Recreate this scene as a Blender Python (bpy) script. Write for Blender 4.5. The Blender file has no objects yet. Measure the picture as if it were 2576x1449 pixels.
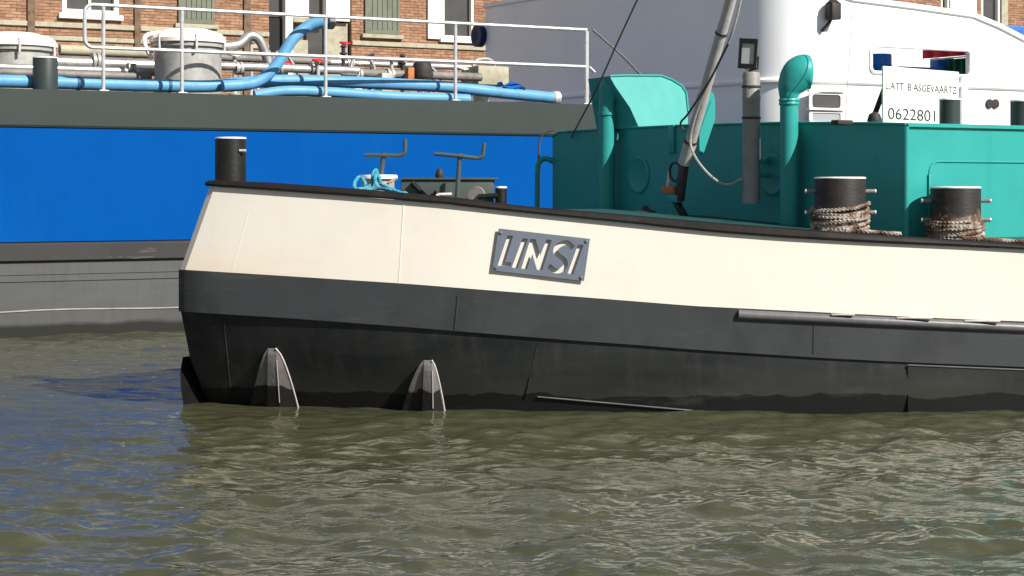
import bpy, math, random
import numpy as np
from mathutils import Vector, Matrix
from mathutils.geometry import tessellate_polygon

R = math.radians
random.seed(7)
rng = np.random.default_rng(11)
SC = bpy.context.scene
COL = SC.collection

# ------------------------------------------------------------------ camera, sky, sun, exposure
F, CX, HY, CAMH, D0 = 4508.0, 1288.0, 476.0, 1.75, 14.0
cam = bpy.data.cameras.new('camera')
cam.sensor_width = 36.0
cam.lens = 36.0 * F / 2576.0
cam.shift_y = -(724.5 - HY) / 2576.0
cam.clip_start, cam.clip_end = 0.1, 5000
camo = bpy.data.objects.new('camera', cam)
camo.location = (0, -D0, CAMH)
camo.rotation_euler = (R(90), 0, 0)
COL.objects.link(camo)
SC.camera = camo

SUN = Vector((0.615, -0.50, 0.61)).normalized()
world = bpy.data.worlds.new('World')
SC.world = world
world.use_nodes = True
wn, wl = world.node_tree.nodes, world.node_tree.links
bg = wn['Background']
sky = wn.new('ShaderNodeTexSky')
sky.sky_type = 'NISHITA'
sky.sun_disc = False
sky.sun_elevation = math.asin(SUN.z)
sky.sun_rotation = math.atan2(SUN.x, SUN.y)
sky.air_density, sky.dust_density, sky.ozone_density = 0.7, 0.4, 1.0
CLOUD0, CLOUDB = 0.515, 10.5
# broken fair-weather cloud all round, denser in perspective towards the horizon
def wnode(t, **k):
    n = wn.new(t)
    for a_, v_ in k.items(): setattr(n, a_, v_)
    return n
wtc = wn.new('ShaderNodeTexCoord'); wsx = wn.new('ShaderNodeSeparateXYZ'); wl.new(wtc.outputs['Generated'], wsx.inputs[0])
wz = wnode('ShaderNodeMath', operation='MAXIMUM'); wz.inputs[1].default_value = 0.0; wl.new(wsx.outputs['Z'], wz.inputs[0])
wza = wnode('ShaderNodeMath', operation='ADD'); wza.inputs[1].default_value = 0.16; wl.new(wz.outputs[0], wza.inputs[0])
wdx = wnode('ShaderNodeMath', operation='DIVIDE'); wl.new(wsx.outputs['X'], wdx.inputs[0]); wl.new(wza.outputs[0], wdx.inputs[1])
wdy = wnode('ShaderNodeMath', operation='DIVIDE'); wl.new(wsx.outputs['Y'], wdy.inputs[0]); wl.new(wza.outputs[0], wdy.inputs[1])
wcx = wn.new('ShaderNodeCombineXYZ'); wl.new(wdx.outputs[0], wcx.inputs['X']); wl.new(wdy.outputs[0], wcx.inputs['Y'])
wno = wn.new('ShaderNodeTexNoise'); wno.inputs['Scale'].default_value = 1.3; wno.inputs['Detail'].default_value = 8; wno.inputs['Roughness'].default_value = 0.55
wl.new(wcx.outputs[0], wno.inputs['Vector'])
whz = wn.new('ShaderNodeMapRange'); whz.inputs['From Min'].default_value = 0.0; whz.inputs['From Max'].default_value = 0.45; whz.inputs['To Min'].default_value = 0.17; whz.inputs['To Max'].default_value = 0.0
wl.new(wz.outputs[0], whz.inputs['Value'])
wad = wn.new('ShaderNodeMath'); wl.new(wno.outputs['Fac'], wad.inputs[0]); wl.new(whz.outputs[0], wad.inputs[1])
wmr = wn.new('ShaderNodeMapRange'); wmr.inputs['From Min'].default_value = CLOUD0; wmr.inputs['From Max'].default_value = CLOUD0 + 0.13; wl.new(wad.outputs[0], wmr.inputs['Value'])
wmx = wn.new('ShaderNodeMixRGB'); wmx.inputs['Color2'].default_value = (CLOUDB, CLOUDB * 0.99, CLOUDB * 0.98, 1)
wl.new(wmr.outputs[0], wmx.inputs['Fac']); wl.new(sky.outputs[0], wmx.inputs['Color1']); wl.new(wmx.outputs[0], bg.inputs['Color'])
bg.inputs['Strength'].default_value = 0.05

sl = bpy.data.lights.new('sun', 'SUN')
sl.energy, sl.angle, sl.color = 5.0, R(0.53), (1.0, 0.955, 0.88)
so = bpy.data.objects.new('sun', sl)
so.rotation_euler = (-SUN).to_track_quat('-Z', 'Y').to_euler()
COL.objects.link(so)

vs = SC.view_settings
vs.view_transform, vs.look, vs.gamma, vs.use_curve_mapping = 'Standard', 'None', 1.0, False
vs.exposure = 0.72
SC.cycles.max_bounces = 8

# ------------------------------------------------------------------ place: directions and planes
TA = (9300.0 - CX) / F                       # all vessels and the quay run this way
U = Vector((TA, 1, 0)).normalized()          # along the quay, to the right and away
V = Vector((-U.y, U.x, 0))                   # across, away from the viewer
Z = Vector((0, 0, 1))
P_T = Vector(((0 - CX) / F * 21.1, 21.1 - D0, 0))      # a point on the tanker's side

def ray(px, py):
    return Vector(((px - CX) / F, 1.0, -(py - HY) / F))
C0 = Vector((0, -D0, CAMH))
def on(px, py, p, n):
    d = ray(px, py)
    return C0 + d * ((p - C0).dot(n) / d.dot(n))
def ny(px, py, y):                           # on the plane Y = y
    return C0 + ray(px, py) * (y + D0)
def T(px, py, off=0.0):                      # plane along the quay, off metres behind the tanker side
    return on(px, py, P_T + V * off, V)
C_B = ny(2280, 500, 0.6)                     # near corner of the deckhouse
def B(px, py, off=0.0):                      # plane of the deckhouse front, off metres before it
    return on(px, py, C_B - U * off, U)
def S(px, py, off=0.0):                      # plane of the deckhouse side
    return on(px, py, C_B + V * off, V)
def interp(x, pts):
    return float(np.interp(x, [p[0] for p in pts], [p[1] for p in pts]))

# ------------------------------------------------------------------ mesh helpers
class MB:
    def __init__(s): s.v, s.f = [], []
    def add(s, vs, fs):
        n = len(s.v); s.v += [tuple(v) for v in vs]; s.f += [tuple(i + n for i in f) for f in fs]; return s
    def box(s, c, ax, ay, az):               # centre and three half axes
        c = Vector(c); vs = []
        for k in (-1, 1):
            for j in (-1, 1):
                for i in (-1, 1): vs.append(c + ax * i + ay * j + az * k)
        return s.add(vs, [(0, 2, 3, 1), (4, 5, 7, 6), (0, 1, 5, 4), (2, 6, 7, 3), (0, 4, 6, 2), (1, 3, 7, 5)])
    def bbox(s, c, ax, ay, az, b=0.01):      # box with chamfered edges
        c = Vector(c); L = [ax.length, ay.length, az.length]; A = [ax.normalized(), ay.normalized(), az.normalized()]
        import bmesh
        bm = bmesh.new(); bmesh.ops.create_cube(bm, size=2)
        for v in bm.verts: v.co = Vector((v.co.x * L[0], v.co.y * L[1], v.co.z * L[2]))
        bmesh.ops.bevel(bm, geom=bm.edges[:], offset=b, segments=2, affect='EDGES', profile=0.5)
        bm.verts.ensure_lookup_table()
        vs = [c + A[0] * v.co.x + A[1] * v.co.y + A[2] * v.co.z for v in bm.verts]
        fs = [tuple(v.index for v in f.verts) for f in bm.faces]; bm.free()
        return s.add(vs, fs)
    def tube(s, pts, r, n=10, cap=True):
        pts = [Vector(p) for p in pts]; rs = r if isinstance(r, (list, tuple)) else [r] * len(pts)
        t = [(pts[min(i + 1, len(pts) - 1)] - pts[max(i - 1, 0)]).normalized() for i in range(len(pts))]
        a = t[0].orthogonal().normalized(); vs, fs = [], []
        for i, p in enumerate(pts):
            a = (a - t[i] * a.dot(t[i])).normalized(); b = t[i].cross(a)
            for k in range(n):
                q = 2 * math.pi * k / n
                vs.append(p + (a * math.cos(q) + b * math.sin(q)) * rs[i])
        for i in range(len(pts) - 1):
            for k in range(n):
                fs.append((i * n + k, i * n + (k + 1) % n, (i + 1) * n + (k + 1) % n, (i + 1) * n + k))
        if cap:
            fs.append(tuple(range(n - 1, -1, -1))); m = (len(pts) - 1) * n; fs.append(tuple(range(m, m + n)))
        return s.add(vs, fs)
    def lathe(s, base, prof, n=28, axis=Z):  # prof: (r, h) from bottom to top
        base = Vector(base); axis = axis.normalized(); a = axis.orthogonal().normalized(); b = axis.cross(a); vs, fs = [], []
        for r, h in prof:
            for k in range(n):
                q = 2 * math.pi * k / n
                vs.append(base + axis * h + (a * math.cos(q) + b * math.sin(q)) * max(r, 1e-4))
        for i in range(len(prof) - 1):
            for k in range(n):
                fs.append((i * n + k, i * n + (k + 1) % n, (i + 1) * n + (k + 1) % n, (i + 1) * n + k))
        fs.append(tuple(range(n - 1, -1, -1))); m = (len(prof) - 1) * n; fs.append(tuple(range(m, m + n)))
        return s.add(vs, fs)
    def prism(s, poly, d):                   # polygon pushed along d
        d = Vector(d); n = len(poly); vs = [Vector(p) for p in poly] + [Vector(p) + d for p in poly]
        fs = [tuple(range(n - 1, -1, -1)), tuple(range(n, 2 * n))]
        for i in range(n): fs.append((i, (i + 1) % n, n + (i + 1) % n, n + i))
        return s.add(vs, fs)
    def loft(s, secs, close=True, caps=True):  # rows of matching section points
        n = len(secs[0]); vs = [p for q in secs for p in q]; fs = []
        for i in range(len(secs) - 1):
            for k in range(n if close else n - 1):
                k2 = (k + 1) % n
                fs.append((i * n + k, i * n + k2, (i + 1) * n + k2, (i + 1) * n + k))
        if caps and close:
            fs.append(tuple(range(n - 1, -1, -1))); m = (len(secs) - 1) * n; fs.append(tuple(range(m, m + n)))
        return s.add(vs, fs)
    def build(s, name, mat, parent=None, smooth=True, ang=35):
        me = bpy.data.meshes.new(name); me.from_pydata(s.v, [], s.f); me.update()
        import bmesh
        bm = bmesh.new(); bm.from_mesh(me); bmesh.ops.recalc_face_normals(bm, faces=bm.faces[:])
        if smooth:
            for f in bm.faces: f.smooth = True
            for e in bm.edges:
                e.smooth = len(e.link_faces) == 2 and e.calc_face_angle(3.2) < R(ang)
        bm.to_mesh(me); bm.free()
        return link(name, me, mat, parent)

def link(name, me, mat, parent=None):
    o = bpy.data.objects.new(name, me); COL.objects.link(o)
    if mat is not None: me.materials.append(mat)
    if parent is not None:
        o.parent = parent
        o.matrix_parent_inverse = Matrix.Translation(-Vector(parent.location)) if parent.type == 'EMPTY' else Matrix.Identity(4)
    return o
def tag(o, label, cat=None, group=None, kind=None):
    if label: o['label'] = label
    if cat: o['category'] = cat
    if group: o['group'] = group
    if kind: o['kind'] = kind
    return o
def thing(name, label, cat, loc, group=None):
    o = bpy.data.objects.new(name, None); o.location = loc; o.empty_display_size = 0.2; COL.objects.link(o)
    return tag(o, label, cat, group)
def arc(c, a, b, r, q0, q1, n=8):
    return [c + a * (r * math.cos(R(q0 + (q1 - q0) * i / n))) + b * (r * math.sin(R(q0 + (q1 - q0) * i / n))) for i in range(n + 1)]
def smooth_path(pts, n=8):
    pts = [Vector(p) for p in pts]; out = []
    for i in range(len(pts) - 1):
        p0, p1, p2, p3 = pts[max(i - 1, 0)], pts[i], pts[i + 1], pts[min(i + 2, len(pts) - 1)]
        for k in range(n):
            t = k / n
            out.append(0.5 * ((2 * p1) + (p2 - p0) * t + (2 * p0 - 5 * p1 + 4 * p2 - p3) * t * t + (3 * p1 - p0 - 3 * p2 + p3) * t ** 3))
    return out + [pts[-1]]

# ------------------------------------------------------------------ materials
def mat(name, col, rough=0.5, var=0.12, scale=3.0, bump=0.15, metal=0.0, spec=0.25, col2=None, thr=(0.45, 0.7), stretch=(1, 1, 1), dirt=None, bscale=None, dthr=(0.5, 0.75)):
    m = bpy.data.materials.new(name); m.use_nodes = True
    N, L = m.node_tree.nodes, m.node_tree.links
    b = N['Principled BSDF']; b.inputs['Metallic'].default_value = metal; b.inputs['Specular IOR Level'].default_value = spec
    tc = N.new('ShaderNodeTexCoord'); mp = N.new('ShaderNodeMapping'); mp.inputs['Scale'].default_value = stretch
    L.new(tc.outputs['Object'], mp.inputs['Vector'])
    n1 = N.new('ShaderNodeTexNoise'); n1.inputs['Scale'].default_value = scale; n1.inputs['Detail'].default_value = 6; n1.inputs['Roughness'].default_value = 0.6
    L.new(mp.outputs[0], n1.inputs['Vector'])
    r1 = N.new('ShaderNodeValToRGB'); r1.color_ramp.elements[0].position, r1.color_ramp.elements[1].position = thr
    c = Vector(col); c2 = Vector(col2) if col2 else c * (1 - var)
    lo = c if col2 else c * (1 + var * 0.5)
    r1.color_ramp.elements[0].color = (*lo, 1); r1.color_ramp.elements[1].color = (*c2, 1)
    L.new(n1.outputs['Fac'], r1.inputs['Fac'])
    out = r1.outputs['Color']
    if dirt:                                  # streaks of grime or rust, stretched downwards
        mp2 = N.new('ShaderNodeMapping'); mp2.inputs['Scale'].default_value = (7, 7, 0.9); L.new(tc.outputs['Object'], mp2.inputs['Vector'])
        n2 = N.new('ShaderNodeTexNoise'); n2.inputs['Scale'].default_value = 1.3; n2.inputs['Detail'].default_value = 8; n2.inputs['Roughness'].default_value = 0.68
        L.new(mp2.outputs[0], n2.inputs['Vector'])
        r2 = N.new('ShaderNodeValToRGB'); r2.color_ramp.elements[0].position, r2.color_ramp.elements[1].position = dthr
        r2.color_ramp.elements[0].color = (0, 0, 0, 1); r2.color_ramp.elements[1].color = (dirt[3],) * 3 + (1,)
        L.new(n2.outputs['Fac'], r2.inputs['Fac'])
        mx = N.new('ShaderNodeMixRGB'); mx.inputs['Color2'].default_value = (*dirt[:3], 1)
        L.new(r2.outputs['Color'], mx.inputs['Fac']); L.new(out, mx.inputs['Color1']); out = mx.outputs[0]
    L.new(out, b.inputs['Base Color'])
    rr = N.new('ShaderNodeMapRange'); rr.inputs['To Min'].default_value = max(rough - 0.1, 0.02); rr.inputs['To Max'].default_value = min(rough + 0.14, 1)
    L.new(n1.outputs['Fac'], rr.inputs['Value']); L.new(rr.outputs[0], b.inputs['Roughness'])
    if bump:
        n3 = N.new('ShaderNodeTexNoise'); n3.inputs['Scale'].default_value = bscale or scale * 4; n3.inputs['Detail'].default_value = 5
        L.new(mp.outputs[0], n3.inputs['Vector'])
        bp = N.new('ShaderNodeBump'); bp.inputs['Strength'].default_value = bump; bp.inputs['Distance'].default_value = 0.02
        L.new(n3.outputs['Fac'], bp.inputs['Height']); L.new(bp.outputs[0], b.inputs['Normal'])
    m['tail'] = ''
    return m
def tint_below(m, col, z0, z1, wob=0.04, wscale=4.0, amt=1.0, xlim=None):
    """a stain with its own ragged upper edge: full colour below z0, none above z1"""
    N, L = m.node_tree.nodes, m.node_tree.links
    b = N['Principled BSDF']; src = b.inputs['Base Color'].links[0].from_socket
    g = N.new('ShaderNodeNewGeometry'); sx = N.new('ShaderNodeSeparateXYZ'); L.new(g.outputs['Position'], sx.inputs[0])
    n = N.new('ShaderNodeTexNoise'); n.inputs['Scale'].default_value = wscale; n.inputs['Detail'].default_value = 7; L.new(g.outputs['Position'], n.inputs['Vector'])
    ma = N.new('ShaderNodeMath'); ma.operation = 'MULTIPLY_ADD'; ma.inputs[1].default_value = wob * 2; ma.inputs[2].default_value = -wob
    L.new(n.outputs['Fac'], ma.inputs[0])
    ad = N.new('ShaderNodeMath'); L.new(sx.outputs['Z'], ad.inputs[0]); L.new(ma.outputs[0], ad.inputs[1])
    mr = N.new('ShaderNodeMapRange'); mr.inputs['From Min'].default_value = z0; mr.inputs['From Max'].default_value = z1
    mr.inputs['To Min'].default_value = amt; mr.inputs['To Max'].default_value = 0.0
    L.new(ad.outputs[0], mr.inputs['Value'])
    fac = mr.outputs[0]
    if xlim:
        m2 = N.new('ShaderNodeMapRange'); m2.inputs['From Min'].default_value, m2.inputs['From Max'].default_value = xlim
        m2.inputs['To Min'].default_value = 1.0; m2.inputs['To Max'].default_value = 0.0; L.new(sx.outputs['X'], m2.inputs['Value'])
        mu = N.new('ShaderNodeMath'); mu.operation = 'MULTIPLY'; L.new(fac, mu.inputs[0]); L.new(m2.outputs[0], mu.inputs[1]); fac = mu.outputs[0]
    mx = N.new('ShaderNodeMixRGB'); mx.inputs['Color2'].default_value = (*col, 1)
    L.new(fac, mx.inputs['Fac']); L.new(src, mx.inputs['Color1']); L.new(mx.outputs[0], b.inputs['Base Color'])
    return m

def chips(m, col, scale=22.0, lo=0.70, hi=0.73, amt=0.8, stretch=(1, 1, 1)):
    """chipped paint and scuffs: small spots where another coat shows"""
    N, L = m.node_tree.nodes, m.node_tree.links
    b = N['Principled BSDF']; src = b.inputs['Base Color'].links[0].from_socket
    tc = N.new('ShaderNodeTexCoord'); mp = N.new('ShaderNodeMapping'); mp.inputs['Scale'].default_value = stretch; L.new(tc.outputs['Object'], mp.inputs['Vector'])
    n = N.new('ShaderNodeTexNoise'); n.inputs['Scale'].default_value = scale; n.inputs['Detail'].default_value = 9; n.inputs['Roughness'].default_value = 0.72; L.new(mp.outputs[0], n.inputs['Vector'])
    r = N.new('ShaderNodeMapRange'); r.inputs['From Min'].default_value, r.inputs['From Max'].default_value = lo, hi; r.inputs['To Max'].default_value = amt; L.new(n.outputs['Fac'], r.inputs['Value'])
    mx = N.new('ShaderNodeMixRGB'); mx.inputs['Color2'].default_value = (*col, 1)
    L.new(r.outputs[0], mx.inputs['Fac']); L.new(src, mx.inputs['Color1']); L.new(mx.outputs[0], b.inputs['Base Color'])
    return m

M = {}
M['white'] = mat('cream_white_paint', (0.545, 0.515, 0.455), 0.42, 0.05, 1.2, 0.22, bscale=1.7, dirt=(0.52, 0.42, 0.31, 0.25), dthr=(0.52, 0.8))
M['white'] = tint_below(M['white'], (0.55, 0.42, 0.29), 1.02, 1.34, 0.12, 3.0, 0.6, (-2.6, -1.0))
M['grey_band'] = mat('dark_grey_paint', (0.031, 0.0345, 0.037), 0.5, 0.3, 2.0, 0.2, bscale=2.2, dirt=(0.043, 0.043, 0.041, 0.5))
M['black_hull'] = tint_below(tint_below(mat('black_bottom_paint', (0.012, 0.0145, 0.015), 0.6, 0.3, 1.6, 0.12, bscale=5, col2=(0.031, 0.034, 0.033), thr=(0.4, 0.72), dirt=(0.044, 0.045, 0.041, 0.55), stretch=(0.6, 0.6, 1.6)), (0.030, 0.031, 0.024), 0.16, 0.42, 0.16, 2.2, 0.55), (0.005, 0.006, 0.005), 0.125, 0.133, 0.085, 2.6)
M['strake'] = mat('scuffed_grey_strake', (0.085, 0.085, 0.088), 0.4, 0.3, 6, 0.1, spec=0.5, stretch=(0.3, 1, 1), dirt=(0.20, 0.19, 0.19, 0.4))
M['black'] = mat('black_tar_paint', (0.009, 0.009, 0.0085), 0.45, 0.3, 6, 0.12)
M['rail_black'] = mat('scuffed_black_rail_paint', (0.009, 0.0075, 0.007), 0.6, 0.3, 5, 0.12, spec=0.2, dirt=(0.035, 0.03, 0.028, 0.25))
M['teal'] = mat('teal_deck_paint', (0.022, 0.255, 0.235), 0.42, 0.08, 1.5, 0.16, bscale=2.2, dirt=(0.02, 0.19, 0.18, 0.35))
M['teal_deck'] = mat('dark_teal_deck_paint', (0.014, 0.062, 0.060), 0.5, 0.2, 3, 0.1, dirt=(0.03, 0.055, 0.05, 0.5))  # darker teal than the deckhouse, with streaks
M['greygreen'] = mat('grey_green_paint', (0.029, 0.039, 0.037), 0.45, 0.1, 1.2, 0.05, bscale=3, dirt=(0.035, 0.04, 0.038, 0.3))
M['greygreen2'] = mat('pale_grey_green_paint', (0.055, 0.070, 0.066), 0.5, 0.15, 4, 0.08, dirt=(0.08, 0.075, 0.065, 0.4))
M['blue'] = mat('blue_hull_paint', (0.0001, 0.060, 0.255), 0.65, 0.06, 0.7, 0.05, bscale=1.2, spec=0.03, dirt=(0.0004, 0.054, 0.235, 0.4))
M['belt'] = mat('dark_grey_belt_paint', (0.033, 0.032, 0.032), 0.55, 0.15, 1.5, 0.08, dirt=(0.045, 0.043, 0.042, 0.5))
M['grey_low'] = tint_below(mat('grey_bottom_paint', (0.073, 0.075, 0.074), 0.55, 0.2, 1.0, 0.1, stretch=(0.4, 0.4, 2.0), dirt=(0.056, 0.056, 0.055, 0.6)), (0.016, 0.016, 0.014), 0.10, 0.16, 0.08, 1.3)
M['galv'] = mat('galvanised_steel', (0.52, 0.52, 0.52), 0.42, 0.2, 14, 0.05, metal=0.55)
M['pipe'] = mat('stainless_pipe', (0.52, 0.50, 0.48), 0.32, 0.25, 5, 0.05, metal=0.75, dirt=(0.2, 0.16, 0.13, 0.6))
M['pipe_dark'] = mat('weathered_pipe', (0.18, 0.165, 0.15), 0.55, 0.3, 6, 0.2)
M['lid'] = mat('pale_lid_paint', (0.80, 0.72, 0.66), 0.5, 0.12, 5, 0.1, dirt=(0.4, 0.34, 0.29, 0.5))
M['tank'] = mat('grey_trunk_steel', (0.33, 0.32, 0.30), 0.5, 0.25, 4, 0.15, metal=0.2, dirt=(0.2, 0.18, 0.16, 0.5))
M['hose'] = mat('blue_rubber_hose', (0.095, 0.27, 0.46), 0.45, 0.12, 6, 0.1, dirt=(0.16, 0.27, 0.38, 0.5))
M['hose_band'] = mat('dark_blue_band', (0.02, 0.07, 0.14), 0.5)
M['tarp'] = mat('blue_tarpaulin', (0.006, 0.09, 0.36), 0.4, 0.3, 8, 0.3)
M['ship_white'] = mat('white_ship_paint', (0.82, 0.82, 0.82), 0.4, 0.03, 1.0, 0.03, bscale=1.5, dirt=(0.72, 0.71, 0.69, 0.15))
M['glass'] = mat('dark_glass', (0.05, 0.048, 0.045), 0.12, 0.2, 3, 0.0, spec=0.8)
M['dark'] = mat('dark_brown_iron', (0.035, 0.028, 0.026), 0.55, 0.3, 10, 0.2)
M['navy'] = mat('navy_enamel', (0.004, 0.015, 0.08), 0.4)
M['rope'] = mat('cyan_rope_fibre', (0.055, 0.26, 0.34), 0.85, 0.5, 40, 0.4, dirt=(0.02, 0.10, 0.13, 0.6))
M['rope_grey'] = mat('grey_rope_fibre', (0.34, 0.32, 0.29), 0.85, 0.35, 60, 0.4)
M['wire'] = mat('dark_wire', (0.06, 0.055, 0.05), 0.5)
M['wire2'] = mat('grey_wire', (0.10, 0.10, 0.10), 0.6)
M['capwhite'] = mat('white_cap_paint', (0.80, 0.80, 0.79), 0.45, 0.08, 10, 0.05)
M['plate'] = mat('grey_blue_plate', (0.10, 0.118, 0.15), 0.45, 0.1, 5, 0.05, bscale=9)
M['mast'] = mat('grey_mast_paint', (0.40, 0.375, 0.36), 0.45, 0.15, 8, 0.08, dirt=(0.22, 0.2, 0.19, 0.5))
M['pipe_grey'] = mat('grey_pipe_paint', (0.22, 0.215, 0.205), 0.5, 0.15, 8, 0.08, dirt=(0.14, 0.13, 0.12, 0.5))
M['glassgrey'] = mat('lamp_glass', (0.28, 0.30, 0.31), 0.15, 0.05, 3, 0.0, spec=0.8)
M['red'] = mat('red_enamel', (0.50, 0.012, 0.02), 0.45, 0.15, 8, 0.05)
M['rust'] = mat('orange_rust', (0.36, 0.13, 0.045), 0.8, 0.4, 12, 0.4)
M['bollard'] = tint_below(mat('worn_black_bollard', (0.020, 0.018, 0.017), 0.5, 0.3, 7, 0.12, dirt=(0.07, 0.06, 0.05, 0.4), stretch=(1, 1, 2.5)), (0.26, 0.135, 0.07), 1.40, 1.58, 0.20, 9.0, 0.9)
M['bollard2'] = tint_below(M['bollard'].copy(), (0.42, 0.38, 0.34), 1.42, 1.50, 0.26, 22.0, 0.6)
M['bollard'] = tint_below(M['bollard'], (0.6, 0.56, 0.5), 1.42, 1.52, 0.30, 17.0, 0.8)
M['fin'] = tint_below(mat('scraped_grey_steel', (0.115, 0.112, 0.107), 0.55, 0.3, 7, 0.2, dirt=(0.22, 0.10, 0.085, 0.5), stretch=(1, 1, 0.7)), (0.010, 0.010, 0.009), 0.165, 0.175, 0.09, 6.0)
M['dark_fairing'] = mat('tarred_fairing', (0.004, 0.004, 0.004), 0.7, 0.2, 6, 0.1, spec=0.1)
M['edge'] = mat('bare_bright_steel', (0.50, 0.48, 0.45), 0.45, 0.3, 20, 0.1, metal=0.3)
M['sign'] = mat('cream_sign_board', (0.82, 0.82, 0.74), 0.45, 0.03, 3, 0.0)
M['ink'] = mat('black_sign_lettering', (0.02, 0.016, 0.02), 0.6)
M['green'] = mat('green_cloth', (0.01, 0.11, 0.075), 0.7, 0.3, 9, 0.2)
M['redcloth'] = mat('red_cloth', (0.55, 0.03, 0.055), 0.7, 0.25, 9, 0.2)
M['stone'] = mat('sandstone_trim', (0.33, 0.31, 0.23), 0.75, 0.2, 6, 0.2)
M['frame_white'] = mat('white_window_paint', (0.80, 0.77, 0.70), 0.45, 0.05, 5, 0.05)
M['shutter'] = mat('grey_green_shutter_paint', (0.13, 0.14, 0.105), 0.55, 0.15, 5, 0.1)
M['pilaster'] = mat('dark_clinker_brick', (0.13, 0.085, 0.055), 0.8, 0.4, 9, 0.3)
M['mortar'] = mat('pale_mortar', (0.225, 0.145, 0.098), 0.9, 0.25, 14, 0.3)
M['quay'] = mat('grey_quay_stone', (0.24, 0.23, 0.21), 0.8, 0.25, 2, 0.2)
M['roof'] = mat('dark_roof_tile', (0.07, 0.055, 0.05), 0.7, 0.3, 6, 0.2)

chips(M['white'], (0.30, 0.17, 0.09), 7.0, 0.735, 0.76, 0.7)
chips(M['white'], (0.44, 0.40, 0.34), 1.6, 0.56, 0.75, 0.45, (0.4, 0.4, 2.5))
chips(M['grey_band'], (0.075, 0.073, 0.07), 3.0, 0.58, 0.70, 0.6, (0.35, 0.35, 3.0))
chips(M['grey_band'], (0.10, 0.055, 0.035), 9.0, 0.72, 0.75, 0.6)
chips(M['black_hull'], (0.055, 0.058, 0.055), 2.4, 0.56, 0.70, 0.5, (0.5, 0.5, 1.4))
chips(M['black_hull'], (0.06, 0.03, 0.02), 8.0, 0.71, 0.75, 0.5)
chips(M['teal'], (0.05, 0.13, 0.115), 6.0, 0.70, 0.74, 0.7)
chips(M['teal'], (0.05, 0.30, 0.28), 1.8, 0.55, 0.72, 0.4, (1, 1, 0.4))
chips(M['belt'], (0.16, 0.155, 0.15), 3.0, 0.62, 0.68, 0.5, (0.4, 0.4, 3))
chips(M['blue'], (0.004, 0.085, 0.30), 0.9, 0.52, 0.72, 0.35, (1, 1, 0.35))
chips(M['greygreen'], (0.05, 0.055, 0.05), 3.0, 0.64, 0.72, 0.6, (0.4, 0.4, 2))

def brick_mat():
    m = mat('orange_brown_brick', (0.27, 0.15, 0.09), 0.85, 0.25, 9, 0.2)
    N, L = m.node_tree.nodes, m.node_tree.links; b = N['Principled BSDF']
    src = b.inputs['Base Color'].links[0].from_socket
    g = N.new('ShaderNodeNewGeometry'); r = N.new('ShaderNodeValToRGB')
    cs = [(0, (0.72, 0.68, 0.68)), (0.3, (0.92, 0.9, 0.9)), (0.6, (1.05, 1.05, 1.05)), (0.85, (1.2, 1.25, 1.3)), (1, (0.85, 0.85, 0.85))]
    e = r.color_ramp.elements; e[0].position, e[0].color = 0, (*cs[0][1], 1); e[1].position, e[1].color = 1, (*cs[4][1], 1)
    for p, c in cs[1:4]: q = e.new(p); q.color = (*c, 1)
    L.new(g.outputs['Random Per Island'], r.inputs['Fac'])
    mx = N.new('ShaderNodeMixRGB'); mx.blend_type = 'MULTIPLY'; mx.inputs['Fac'].default_value = 1
    L.new(src, mx.inputs['Color1']); L.new(r.outputs[0], mx.inputs['Color2']); L.new(mx.outputs[0], b.inputs['Base Color'])
    return m
M['brick'] = brick_mat()

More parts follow.
